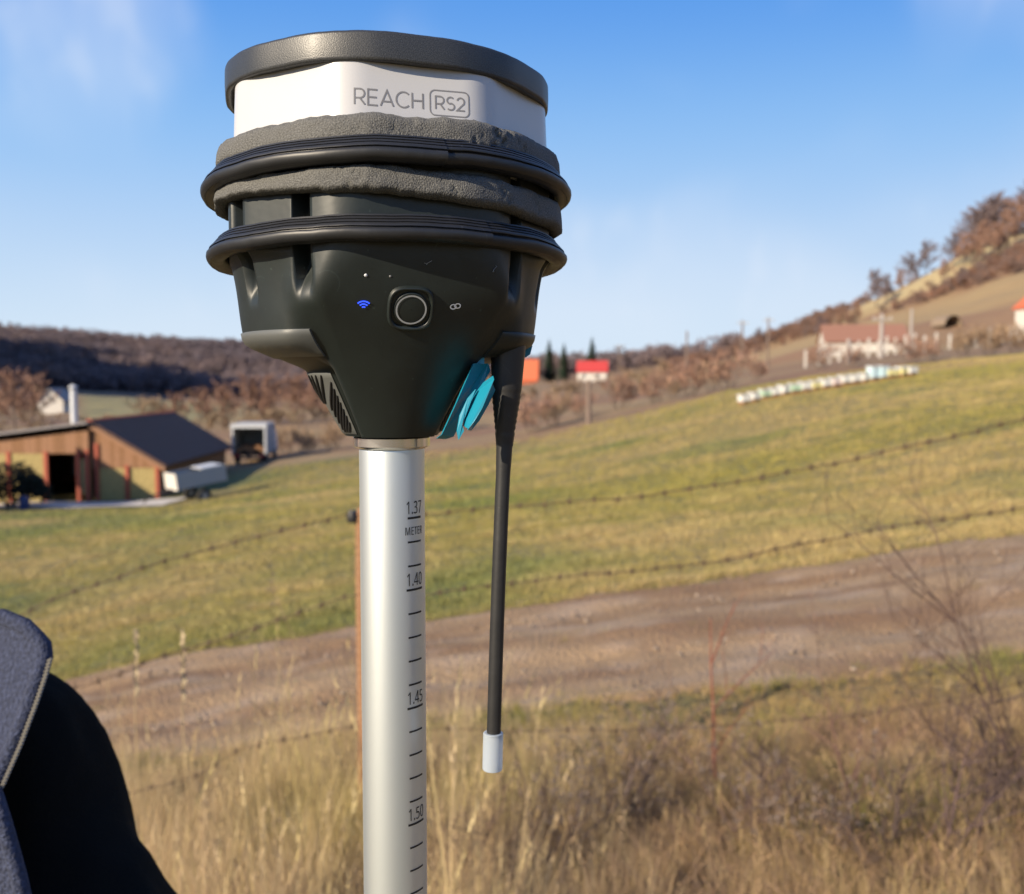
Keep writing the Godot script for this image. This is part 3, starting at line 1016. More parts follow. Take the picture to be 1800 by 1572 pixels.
	for k in 5000:
		var d := rng.randf_range(205.0, 400.0)
		var b := rng.randf_range(9.0, 31.0)
		var x := d * tan(deg_to_rad(b))
		var z := -d
		var spot := Vector2(x - 134.0, (z + 318.0) * 0.8).length()
		var n := patches.get_noise_2d(x * 0.22 + 5.0, z * 0.22)
		if n > 0.06 - 0.12 * rng.randf() or spot < 33.0 or (d > 262.0 and d < 335.0 and absf(x / d - 0.415) < 0.062):
			continue
		places.append(stand(x, z, rng.randf_range(0.22, 0.5), rng.randf_range(0.8, 1.2), 0.1))
		colors.append(Color(0.31, 0.165, 0.105).lerp(Color(0.2, 0.145, 0.13), rng.randf()) * rng.randf_range(0.7, 1.2))
	scatter("scrub", mesh, M.twigs, places, colors, "reddish brown scrub covering the slopes of the right hill", "scrub")
	places = []
	colors = []
	for k in 900:
		var d := rng.randf_range(100.0, 330.0)
		var b := rng.randf_range(-30.0, 9.0)
		var x := d * tan(deg_to_rad(b))
		var z := -d
		if d > 150.0 and d < 320.0 and b < -12.0 and b > -25.0:
			continue
		if b > -0.5 and b < 6.5 and d > 120.0:
			continue
		places.append(stand(x, z, rng.randf_range(0.12, 0.4), rng.randf_range(0.7, 1.1), 0.1))
		colors.append(Color(0.31, 0.21, 0.14).lerp(Color(0.4, 0.3, 0.18), rng.randf()) * rng.randf_range(0.7, 1.2))
	scatter("hedgerow_scrub", mesh, M.twigs, places, colors, "low brown hedgerow scrub between the field and the far hills", "scrub")
	conifer("tall dark conifer right of the orange roofed house", 11.2, 1, on_ground(965, 235))
	conifer("darker narrower conifer, middle one of three by the houses", 9.4, 2, on_ground(991, 228))
	conifer("conifer rising behind the red roofed house", 13.8, 3, on_ground(1040, 275))
	conifer("short dark conifer right behind the red roofed house", 5.5, 4, on_ground(1064, 262))


# ------------------------------------------------------------------ buildings
func house(called: String, label: String, where: Vector3, turn: float, w: float, l: float, eave: float, ridge: float, wall: Material, roof: Material, windows: Array, chimney := true) -> Node3D:
	var o := thing(called, label, "house", where, turn)
	var g := Geo.new()
	g.box(Transform3D(Basis(), Vector3(0, eave * 0.5 - 0.5, 0)), Vector3(w, eave + 1.0, l))
	for s in [-1, 1]:
		g.slab([Vector3(-w / 2, eave, s * (l / 2 - 0.12)), Vector3(w / 2, eave, s * (l / 2 - 0.12)), Vector3(0, ridge - 0.1, s * (l / 2 - 0.12))], Vector3(0, 0, 0.23))
	part("wall", g, wall, o)
	var rf := Geo.new()
	var over := 0.4
	var drop := (ridge - eave) / (w / 2) * over
	for s in [-1, 1]:
		var a := Vector3(0, ridge, -l / 2 - over)
		var b := Vector3(0, ridge, l / 2 + over)
		var c := Vector3(s * (w / 2 + over), eave - drop, l / 2 + over)
		var d := Vector3(s * (w / 2 + over), eave - drop, -l / 2 - over)
		rf.slab([a, b, c, d], Vector3(s * 0.05, 0.15, 0))
	var rp := part("roof", rf, roof, o)
	if chimney:
		var ch := Geo.new()
		ch.box(Transform3D(Basis(), Vector3(w * 0.12, ridge + 0.35, l * 0.15)), Vector3(0.6, 1.5, 0.6))
		ch.box(Transform3D(Basis(), Vector3(w * 0.12, ridge + 1.15, l * 0.15)), Vector3(0.75, 0.12, 0.75))
		part("chimney", ch, M.roof_orange, rp)
	for q in windows:                # [side: 0 = gable at +z, 1 = long wall at -x, 2 = long wall at +x, along, up, width, height]
		var p := Vector3.ZERO
		var b := Basis()
		if q[0] == 0:
			p = Vector3(q[1], q[2], l / 2 + 0.01)
		else:
			p = Vector3((-1 if q[0] == 1 else 1) * (w / 2 + 0.01), q[2], q[1])
			b = Basis(Vector3.UP, PI / 2)
		var f := Geo.new()
		for s in [-1, 1]:
			f.box(Transform3D(b, p + b * Vector3(s * q[3] / 2, 0, 0)), Vector3(0.1, q[4] + 0.1, 0.12))
			f.box(Transform3D(b, p + b * Vector3(0, s * (q[4] / 2 + 0.003), 0)), Vector3(q[3] - 0.1, 0.1, 0.125))
		var fo := part("window", f, M.white_paint, o)
		var pane := Geo.new()
		pane.box(Transform3D(b, p), Vector3(q[3] - 0.1, q[4] - 0.1, 0.05))
		part("pane", pane, M.glass_dark, fo)
	return o


func barn() -> void:
	var corner := on_ground(276, 50.0)
	corner.y -= 0.15
	var yaw := 0.04
	var o := thing("barn", "low wooden barn with red posts, yellow panels and dark tiled roof", "barn", corner, yaw)
	# own axes: the right front corner is the origin, the front looks along +z, the barn runs back along -z
	var right := 3.35                    # ridge to right eave
	var wing := 7.2                      # ridge to left eave
	var deep := 13.5
	var eave := 2.0
	var ridge := 4.05
	var left_eave := 3.15
	var fwd := 0.22                      # the left part stands this far forward
	var g := Geo.new()
	g.slab([Vector3(-0.1, -0.6, -0.1), Vector3(-0.1, eave, -0.1), Vector3(-0.1, eave, -deep), Vector3(-0.1, -0.6, -deep)], Vector3(0.14, 0, 0))
	g.slab([Vector3(-right - wing, -0.6, -deep), Vector3(0, -0.6, -deep), Vector3(0, eave, -deep), Vector3(-right, ridge - 0.1, -deep), Vector3(-right - wing, left_eave, -deep)], Vector3(0, 0, 0.14))
	g.slab([Vector3(-right - wing, -0.6, -0.1), Vector3(-right - wing, left_eave, -0.1), Vector3(-right - wing, left_eave, -deep), Vector3(-right - wing, -0.6, -deep)], Vector3(0.14, 0, 0))
	part("wall", g, M.plank_brown, o)
	# front of the right half: boards under the gable, panels below
	for k in 14:
		var x0 := -0.12 - k * 0.232
		var x1 := x0 - 0.224
		var roofline := func(x: float) -> float: return eave + (ridge - eave) * (-x / right) - 0.14
		var b := Geo.new()
		b.slab([Vector3(x0, 1.72, 0), Vector3(x0, roofline.call(x0), 0), Vector3(x1, roofline.call(x1), 0), Vector3(x1, 1.72, 0)], Vector3(0, 0, 0.04 + 0.012 * (k % 3)))
		if roofline.call(x0) > 1.75:
			part("plank", b, M.plank_orange if (k * 7) % 5 < 3 else M.plank_brown, o)
	for q in [[-0.12, -1.5], [-1.7, -3.1]]:
		var b := Geo.new()
		b.box(Transform3D(Basis(), Vector3((q[0] + q[1]) / 2, 0.6, -0.03)), Vector3(absf(q[1] - q[0]), 2.24, 0.05))
		part("panel", b, M.board_yellow, o)
	for x in [-0.06, -1.6, -3.12]:
		var b := Geo.new()
		b.box(Transform3D(Basis(), Vector3(x, 0.6 if x > -3 else 1.2, 0.03)), Vector3(0.18, 2.5 if x > -3 else 3.6, 0.18))
		part("post", b, M.paint_red, o)
	# the left half, standing forward, closed by a narrow end wall
	var z := fwd
	var e := Geo.new()
	e.slab([Vector3(-right - 0.12, -0.6, -0.1), Vector3(-right - 0.12, 3.6, -0.1), Vector3(-right - 0.12, 3.6, z), Vector3(-right - 0.12, -0.6, z)], Vector3(0.12, 0, 0))
	part("end_wall", e, M.plank_brown, o)
	for x in [-3.55, -3.98, -5.62, -7.5, -9.6]:
		var b := Geo.new()
		b.box(Transform3D(Basis(), Vector3(x, 1.0, z + 0.02)), Vector3(0.2, 3.4 if x > -4.2 else 3.2, 0.16))
		part("post", b, M.paint_red, o)
	for q in [[-5.72, -7.4, 0.0, 2.55], [-7.6, -9.5, 0.0, 2.55], [-9.7, -10.6, 0.0, 2.4], [-3.65, -3.88, 0.9, 2.2]]:
		var b := Geo.new()
		b.box(Transform3D(Basis(), Vector3((q[0] + q[1]) / 2, (q[2] + q[3]) / 2 - 0.25, z)), Vector3(absf(q[1] - q[0]), q[3] - q[2] + 0.5, 0.06))
		part("panel", b, M.board_yellow if q[0] > -9 else M.plank_orange, o)
	var fascia := func(x: float) -> float: return ridge - (ridge - left_eave) * (-x - right) / wing - 0.3
	for k in 24:
		var x0 := -3.46 - k * 0.296
		var x1 := x0 - 0.288
		var b := Geo.new()
		b.slab([Vector3(x0, 2.5, z + 0.01), Vector3(x0, fascia.call(x0), z + 0.01), Vector3(x1, fascia.call(x1), z + 0.01), Vector3(x1, 2.5, z + 0.01)], Vector3(0, 0, 0.05 + 0.012 * (k % 3)))
		part("plank", b, M.plank_orange if (k * 5) % 7 < 4 else M.plank_brown, o)
	# roof
	var rf := Geo.new()
	rf.slab([Vector3(-right, ridge + 0.06, 0.35), Vector3(-right, ridge + 0.06, -deep - 0.3), Vector3(0.45, eave - 0.22, -deep - 0.3), Vector3(0.45, eave - 0.22, 0.35)], Vector3(0.06, 0.1, 0))
	var rp := part("roof", rf, M.roof_dark, o)
	var lf := Geo.new()
	lf.slab([Vector3(-right, ridge + 0.05, fwd + 0.45), Vector3(-right, ridge + 0.05, -deep - 0.3), Vector3(-right - wing - 0.3, left_eave, -deep - 0.3), Vector3(-right - wing - 0.3, left_eave, fwd + 0.45)], Vector3(-0.02, 0.12, 0))
	part("roof", lf, M.roof_grey, o)
	for k in 30:                          # rows of tiles on the dark slope
		var t := Geo.new()
		var u := (k + 0.5) / 30.0
		var p := Vector3(-right, ridge + 0.13, 0).lerp(Vector3(0.45, eave - 0.15, 0), u) + Vector3(0.02, 0.02, 0)
		var b := Basis(Vector3(0, 0, 1), -atan2(ridge - eave + 0.28, right + 0.45) + 0.12)
		t.box(Transform3D(b, p - Vector3(0, 0, deep / 2)), Vector3(0.17, 0.03, deep + 0.6))
		part("tile_row", t, M.roof_dark, rp)
	var v := Geo.new()
	v.box(Transform3D(Basis(), Vector3(-right, ridge + 0.16, -deep / 2)), Vector3(0.24, 0.1, deep + 0.7))
	part("ridge_cap", v, M.paint_red, rp)
	var f := Geo.new()
	f.slab([Vector3(-right, ridge, 0.38), Vector3(0.45, eave - 0.26, 0.38), Vector3(0.45, eave - 0.46, 0.38), Vector3(-right, ridge - 0.24, 0.38)], Vector3(0, 0, 0.06))
	part("bargeboard", f, M.plank_orange, rp)
	# unseen lean-to shed added past the left edge, shaped to shade the right panels
	var hit := at(164, 800, 50.0)
	var way := Vector3(-sin(deg_to_rad(49.0)), 0, cos(deg_to_rad(49.0)))
	var top := hit + way * 13.0 + Vector3(0, 13.0 * tan(deg_to_rad(24.0)), 0)
	var shed := thing("unseen_shadow_shed", "unseen lean-to shed of brown boards, added to shade the barn panels", "shed", Vector3(top.x, ground(top.x, top.z), top.z), -deg_to_rad(49.0))
	var tall := top.y - shed.position.y
	var sg := Geo.new()
	var outline := [Vector3(0, -0.8, 0), Vector3(0, tall - 0.1, 0), Vector3(4.2, tall - 2.5, 0), Vector3(4.2, -0.8, 0)]
	for zz in [0.0, 4.0]:
		sg.slab(outline.map(func(v): return v + Vector3(0, 0, zz)), Vector3(0, 0, 0.1))
	sg.box(Transform3D(Basis(), Vector3(0.05, tall / 2 - 0.5, 2.0)), Vector3(0.1, tall + 0.6, 3.9))
	sg.box(Transform3D(Basis(), Vector3(4.15, (tall - 2.5) / 2 - 0.4, 2.0)), Vector3(0.1, tall - 1.8, 3.9))
	part("wall", sg, M.plank_brown, shed)
	sg = Geo.new()
	sg.slab([Vector3(-0.1, tall, -0.2), Vector3(-0.1, tall, 4.3), Vector3(4.4, tall - 2.57, 4.3), Vector3(4.4, tall - 2.57, -0.2)], Vector3(0.04, 0.08, 0))
	part("roof", sg, M.roof_grey, shed)
	# flue behind the ridge
	var base := at(131, 764, 58.0)
	var fl := thing("flue_pipe", "tall pale metal flue pipe rising behind the barn ridge", "flue pipe", Vector3(base.x, base.y - 2.5, base.z))
	var fg := Geo.new()
	fg.tube([Vector3(0, 0, 0), Vector3(0, 5.2, 0)], [0.2, 0.2], 16)
	part("pipe", fg, M.metal_pale, fl)
	fg = Geo.new()
	fg.tube([Vector3(0, 5.3, 0), Vector3(0, 5.36, 0), Vector3(0, 5.5, 0)], [0.27, 0.27, 0.04], 16)
	fg.tube([Vector3(0, 5.18, 0), Vector3(0, 5.3, 0)], [0.04, 0.04], 6)
	part("cowl", fg, M.metal_pale, fl)
	# pavement before the barn
	var rows := []
	for j in 7:
		var row := PackedVector3Array()
		for k in 30:
			var x := -38.0 + k * 0.75
			var zz := -50.2 + j * 0.6 + 1.6 + 0.3 * sin(k * 0.9)
			row.append(Vector3(x, ground(x, zz) + 0.05, zz))
		rows.append(row)
	var pg := Geo.new()
	pg.loft(rows, false, Vector3.UP)
	tag(part("pavement", pg, M.concrete), "grey strip of bare pavement along the barn front", "pavement", "", "structure")


func wheel(o: Node3D, p: Vector3, rad: float, wide: float) -> void:
	var g := Geo.new()
	g.tube([p - Vector3(wide / 2, 0, 0), p - Vector3(wide * 0.4, 0, 0), p + Vector3(wide * 0.4, 0, 0), p + Vector3(wide / 2, 0, 0)], [rad * 0.92, rad, rad, rad * 0.92], 20)
	var w := part("wheel", g, M.tyre, o)
	var h := Geo.new()
	h.tube([p - Vector3(wide * 0.53, 0, 0), p + Vector3(wide * 0.53, 0, 0)], [rad * 0.5, rad * 0.5], 16)
	part("rim", h, M.rim, w)


func vehicles() -> void:
	# open backed box truck behind the barn
	var p := on_ground(437, 66.0)
	var o := thing("box_truck", "white open backed box truck parked behind the barn", "truck", p, 0.1)
	var g := Geo.new()
	var W := 2.35
	g.box(Transform3D(Basis(), Vector3(0, 2.72, -2.0)), Vector3(W, 0.12, 4.2))
	g.box(Transform3D(Basis(), Vector3(-W / 2 + 0.06, 1.7, -2.0)), Vector3(0.1, 1.92, 4.2))
	g.box(Transform3D(Basis(), Vector3(W / 2 - 0.06, 1.7, -2.0)), Vector3(0.1, 1.92, 4.2))
	g.box(Transform3D(Basis(), Vector3(0, 1.7, -4.05)), Vector3(W - 0.22, 1.9, 0.1))
	part("cargo_box", g, M.tarp, o)
	g = Geo.new()
	g.box(Transform3D(Basis(), Vector3(0, 2.66, 0.16)), Vector3(W + 0.06, 0.3, 0.1))
	for s in [-1, 1]:
		g.box(Transform3D(Basis(), Vector3(s * (W / 2 - 0.08), 1.62, 0.16)), Vector3(0.13, 1.76, 0.1))
	part("rear_frame", g, M.metal_pale, o)
	g = Geo.new()
	g.box(Transform3D(Basis(), Vector3(0, 0.68, -2.0)), Vector3(W - 0.1, 0.14, 4.3))
	g.box(Transform3D(Basis(), Vector3(0, 0.45, 0.1)), Vector3(W - 0.3, 0.16, 0.14))
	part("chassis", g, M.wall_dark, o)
	g = Geo.new()
	for k in 7:
		g.tube([Vector3(-0.8 + 0.27 * k, 0.95 + 0.1 * (k % 3), -0.2), Vector3(-0.8 + 0.25 * k, 1.0 + 0.12 * (k % 2), -2.6)], [0.18, 0.18], 9)
	part("load", g, M.plank_brown, o)
	for s in [-1, 1]:
		g = Geo.new()
		g.box(Transform3D(Basis(), Vector3(s * 0.86, 0.62, 0.2)), Vector3(0.34, 0.14, 0.06))
		part("tail_light", g, M.lamp_red, o)
		wheel(o, Vector3(s * 0.95, 0.4, -0.9), 0.4, 0.3)
		wheel(o, Vector3(s * 0.95, 0.4, -5.2), 0.4, 0.26)
	g = Geo.new()
	g.slab([Vector3(-1.05, 0.5, -4.2), Vector3(-1.05, 2.3, -4.2), Vector3(-1.05, 2.2, -5.2), Vector3(-1.05, 1.4, -6.0), Vector3(-1.05, 0.5, -6.1)].map(func(v): return v + Vector3(1.05, 0, 0)), Vector3(2.1, 0, 0))
	part("cab", g, M.white_paint, o)
	# tipped trailer at the barn corner
	p = on_ground(304, 46.5)
	o = thing("tipping_trailer", "small box trailer with pale end board, tilted beside the barn corner", "trailer", p + Vector3(0.2, 0, 0), -0.85)
	var tilt := Basis(Vector3.RIGHT, 0.13)
	var org := Vector3(0, 0.78, 0)
	for s in [-1, 1]:
		g = Geo.new()
		g.box(Transform3D(tilt, org + tilt * Vector3(s * 0.68, 0.3, -0.9)), Vector3(0.05, 0.75, 2.5))
		part("side_board", g, M.tarp, o)
	for q in [[0.35, "wall_white"], [-2.15, "tarp"]]:
		g = Geo.new()
		g.box(Transform3D(tilt, org + tilt * Vector3(0, 0.3, q[0])), Vector3(1.42, 0.8, 0.05))
		part("end_board", g, M[q[1]], o)
	g = Geo.new()
	g.box(Transform3D(tilt, org + tilt * Vector3(0, -0.05, -0.9)), Vector3(1.36, 0.06, 2.5))
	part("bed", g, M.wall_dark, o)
	g = Geo.new()
	g.box(Transform3D(tilt, org + tilt * Vector3(0.05, 0.72, -1.5)), Vector3(1.25, 0.06, 1.1))
	part("lid", g, M.metal_pale, o)
	for s in [-1, 1]:
		wheel(o, Vector3(s * 0.82, 0.34, -0.9), 0.34, 0.18)
	g = Geo.new()
	g.tube([org + tilt * Vector3(0, -0.05, 0.3), org + tilt * Vector3(0, -0.2, 1.4), Vector3(0, 0.12, 1.75)], [0.05, 0.04, 0.04], 8)
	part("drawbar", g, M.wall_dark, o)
	# evergreen shrub at the barn's left front, shade put into its dark colour
	p = on_ground(12, 46.0)
	o = thing("shade_painted_shrub", "spreading evergreen shrub coloured as if shaded in front of the barn's left end", "shrub", p)
	var r := RandomNumberGenerator.new()
	r.seed = 4
	var sg := Geo.new()
	var st := Geo.new()
	st.col = Color(0.05, 0.035, 0.025)
	for k in 1800:
		var a := r.randf() * TAU
		var u := pow(r.randf(), 0.5)
		var top := 2.2 * (1.0 - 0.6 * u * u) * r.randf_range(0.3, 1.0)
		var o2 := Vector3(cos(a) * u * 1.75, top, sin(a) * u * 1.2)
		var v := Vector3(cos(a), 0.5, sin(a)) * 0.3 * r.randf_range(0.5, 1.2)
		var s := v.cross(Vector3(r.randf(), r.randf(), r.randf())).normalized() * 0.06
		sg.col = Color(0.013, 0.019, 0.011) * r.randf_range(0.5, 1.5)  # foliage darkened to stand for shade lying on it
		sg.tri(o2 - s, o2 + v, o2 + s)
	for k in 9:
		var a := TAU * k / 9.0
		st.tube([Vector3.ZERO - Vector3(0, 0.1, 0), Vector3(cos(a) * 0.6, 0.7, sin(a) * 0.4), Vector3(cos(a) * 1.3, 1.1, sin(a) * 0.9)], [0.06, 0.04, 0.015], 5)
	part("stems", st, M.twigs, o)
	part("foliage", sg, M.twigs, o)
	p = on_ground(37, 44.6)
	o = thing("blue_barrel", "small blue plastic barrel at the edge of the dark shrub", "barrel", p)
	g = Geo.new()
	g.tube([Vector3(0, -0.05, 0), Vector3(0, 0.05, 0), Vector3(0, 0.3, 0), Vector3(0, 0.55, 0), Vector3(0, 0.6, 0)], [0.18, 0.2, 0.23, 0.2, 0.17], 16)
	part("drum", g, M.blue_plastic, o)
	g = Geo.new()
	g.tube([Vector3(0, 0.6, 0), Vector3(0, 0.63, 0)], [0.15, 0.15], 14)
	part("lid", g, M.blue_plastic, o)


func far_buildings() -> void:
	house("red_roofed_house", "small white house with a bright red roof beyond the field", on_ground(1041, 258) + Vector3(0, 0.5, 0), 1.45, 6.2, 7.6, 2.6, 5.2, M.wall_white, M.roof_red, [[1, -2.0, 1.3, 0.9, 1.0], [1, 1.5, 1.3, 0.9, 1.0], [2, -2.0, 1.3, 0.9, 1.0], [2, 1.5, 1.3, 0.9, 1.0]], false)
	house("orange_roofed_house", "house with a steep orange roof just right of the antenna", on_ground(922, 232), 1.5, 6.0, 6.0, 1.6, 6.0, M.roof_orange, M.roof_orange, [[2, 0.0, 1.0, 0.8, 0.8]], false)
	house("gabled_house", "pale gabled cottage behind the barn by the white flue", on_ground(101, 190), 0.1, 4.6, 7.0, 2.6, 4.8, M.wall_white, M.roof_grey, [[0, 0.0, 2.9, 0.7, 0.8]], false)
	var h := house("long_house", "long low house with brown tiled roof and white gable wall", on_ground(1512, 160), 1.45, 6.2, 12.6, 2.8, 5.4, M.wall_white, M.roof_brown, [[2, -4.0, 1.5, 0.9, 1.1], [2, -0.5, 1.5, 0.9, 1.1], [2, 3.0, 1.5, 0.9, 1.1], [0, 0.4, 1.6, 0.8, 0.9]], false)
	h.position.y -= 0.6
	house("hillside_house", "white house with orange roof cut by the right edge of the photo", on_ground(1838, 150), 0.1, 5.2, 9.0, 4.2, 6.4, M.wall_white, M.roof_orange, [[0, -1.4, 2.6, 0.8, 1.0], [0, 1.2, 2.6, 0.8, 1.0]], true)
	# shelter with a dark arched mouth
	var p := on_ground(1672, 175)
	var o := thing("arched_shelter", "low brown arched shelter with a dark open mouth on the right hillside", "shelter", p + Vector3(0, 0.5, 0), 0.3)
	var shell := Geo.new()
	var rows := []
	for j in 2:
		var ring := PackedVector3Array()
		for k in 15:
			var a := PI * k / 14.0
			ring.append(Vector3(-cos(a) * 2.0, sin(a) * 1.9 - 0.2, -j * 3.6))
		for k in 15:
			var a := PI * (14 - k) / 14.0
			ring.append(Vector3(-cos(a) * 1.85, sin(a) * 1.75 - 0.2, -j * 3.6))
		rows.append(ring)
	shell.loft([rows[0], rows[0], rows[1], rows[1]])
	part("shell", shell, M.shelter_sheet, o)
	var back := Geo.new()
	back.slab(Array(rows[1]).slice(0, 15), Vector3(0, 0, 0.1))
	part("back_wall", back, M.shelter_sheet, o)
	# pale fence posts in a row below the houses
	var proto: Node3D = null
	var k := 0
	var nth := ["first", "second", "third", "fourth", "fifth", "sixth", "seventh", "eighth", "ninth", "tenth", "eleventh", "twelfth", "thirteenth", "fourteenth", "fifteenth", "sixteenth", "seventeenth", "eighteenth", "nineteenth", "twentieth", "twenty-first"]
	for px in [1414, 1436, 1456, 1473, 1490, 1507, 1524, 1541, 1556, 1571, 1588, 1605, 1622, 1642, 1666, 1692, 1712, 1735, 1757, 1772, 1788]:
		var q := on_ground(px, 106.0)
		var tall := 1.75 if px < 1660 else 1.5
		if proto == null:
			proto = thing("concrete_post", "pale concrete fence post, first from the left below the hillside houses", "fence post", q, 0.0, "pale posts of the hillside fence")
			var g := Geo.new()
			g.box(Transform3D(Basis(), Vector3(0, 0.8, 0)), Vector3(0.24, 2.0, 0.2))
			part("shaft", g, M.concrete, proto)
			g = Geo.new()
			g.slab([Vector3(-0.12, 1.8, 0), Vector3(0.12, 1.8, 0), Vector3(0, 1.95, 0)], Vector3(0, 0, 0.2))
			part("tip", g, M.concrete, proto)
		else:
			copy(proto, q, 0.0, Vector3(1, tall / 1.75 * (0.85 + 0.3 * fmod(px * 0.37, 1.0)), 1), "pale concrete fence post, %s from the left below the hillside houses" % nth[k])
		k += 1
	var wg := Geo.new()
	for y in [0.5, 1.1, 1.6]:
		var path := []
		for px in range(1414, 1800, 12):
			path.append(on_ground(px, 106.0) + Vector3(0, y, -0.13))
		var rad := []
		rad.resize(path.size())
		rad.fill(0.012)
		wg.tube(path, rad, 4)
	tag(part("fence_wire", wg, M.wire), "thin wires strung along the row of pale concrete posts", "wire")
	# utility poles
	var poles := [
		[1206, 150.0, 640, 582, 0, "bare wooden utility pole standing left of the pole pair"], [1303, 150.0, 645, 563, 1, "wooden utility pole with a crossarm, left one of the pair"],
		[1348, 155.0, 640, 558, 1, "wooden utility pole with crossarm, right one of the pair"], [1489, 78.0, 662, 596, 0, "short grey concrete pole left of the white power pole"],
		[1546, 82.0, 652, 552, 1, "pale grey power pole rising before the long house roof"], [1598, 120.0, 612, 543, 0, "thin grey pole right of the long house"],
		[1035, 62.0, 742, 668, 0, "thin weathered post standing alone at the far field edge"], [1088, 240.0, 668, 606, 1, "faint distant pole right of the red roofed house"]]
	for q in poles:
		var b := on_ground(q[0], q[1])
		var top := at(q[0], q[3], q[1])
		var tall := top.y - b.y
		var u := thing("utility_pole" if q[0] != 1035 else "field_post", q[5], "utility pole" if q[0] != 1035 else "post", b)
		var g := Geo.new()
		var w := 0.19 if q[0] != 1546 and q[0] != 1489 else 0.2
		g.tube([Vector3(0, -0.3, 0), Vector3(0, tall, 0)], [w, w * 0.7], 10)
		part("shaft", g, M.grey_pole if q[0] > 1400 else M.old_wood, u)
		if q[4]:
			g = Geo.new()
			g.box(Transform3D(Basis(), Vector3(0, tall - 0.45, 0.16)), Vector3(1.7, 0.14, 0.12))
			part("crossarm", g, M.grey_pole, u)
			for s in [-0.7, 0.0, 0.7]:
				var ins := Geo.new()
				ins.tube([Vector3(s, tall - 0.38, 0.16), Vector3(s, tall - 0.2, 0.16)], [0.05, 0.035], 8)
				part("insulator", ins, M.wall_white, u)
	# beehives
	var hives := {}
	var spots := [
		[1308, "white", 1, "white hive at the left end of the row"], [1326, "white", 1, "white hive second from the left end"], [1344, "green", 1, "white topped green hive, third from the left end"], [1362, "white", 1, "white hive fourth from the left end"],
		[1378, "white", 1, "white hive where the row steps up"], [1396, "green", 1, "green fronted hive left of the middle of the row"], [1414, "white", 1, "white hive just left of the middle yellow one"], [1432, "yellow", 1, "yellow hive in the middle of the row, left of the pink one"],
		[1450, "white", 1, "white hive right of the middle yellow one"], [1467, "pink", 1, "pale pink hive in the right half of the row"], [1484, "white", 1, "white hive under the short grey pole"], [1501, "white", 1, "white hive left of the blue pair"],
		[1518, "white", 1, "white hive touching the pale blue stack"], [1534, "blue", 2, "pale blue hive, left of the two tall stacks"], [1550, "blue", 2, "pale blue hive, right of the two tall stacks"], [1564, "yellow", 1, "yellow hive right beside the pale blue stacks"],
		[1584, "yellow", 1, "yellow hive standing apart near the right end"], [1599, "white", 1, "white hive at the right end of the row"]]
	for q in spots:
		var where := on_ground(q[0], 43.5)
		var key := str(q[1]) + str(q[2])
		var mat: Material = M["hive_" + q[1]]
		if not hives.has(key):
			var hv := thing("beehive", q[3], "beehive", where, 0.3, "beehives in a row across the field crest")
			var g := Geo.new()
			g.box(Transform3D(Basis(), Vector3(0, 0.08, 0)), Vector3(0.38, 0.16, 0.4))
			part("stand", g, M.plank_brown, hv)
			for k2 in q[2]:
				g = Geo.new()
				g.box(Transform3D(Basis(), Vector3(0, 0.28 + 0.235 * k2, 0)), Vector3(0.43, 0.23, 0.45))
				part("hive_box", g, mat if k2 == 0 or q[1] == "blue" else M.hive_white, hv)
			g = Geo.new()
			g.box(Transform3D(Basis(), Vector3(0, 0.21 + 0.235 * q[2], 0)), Vector3(0.48, 0.07, 0.5))
			part("lid", g, M.metal_pale, hv)
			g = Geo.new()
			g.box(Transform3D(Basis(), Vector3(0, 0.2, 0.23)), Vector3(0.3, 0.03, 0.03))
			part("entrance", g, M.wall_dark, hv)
			hives[key] = hv
		else:
			copy(hives[key], where, 0.3 + rng.randf_range(-0.15, 0.15), Vector3.ONE * rng.randf_range(0.95, 1.08), q[3])


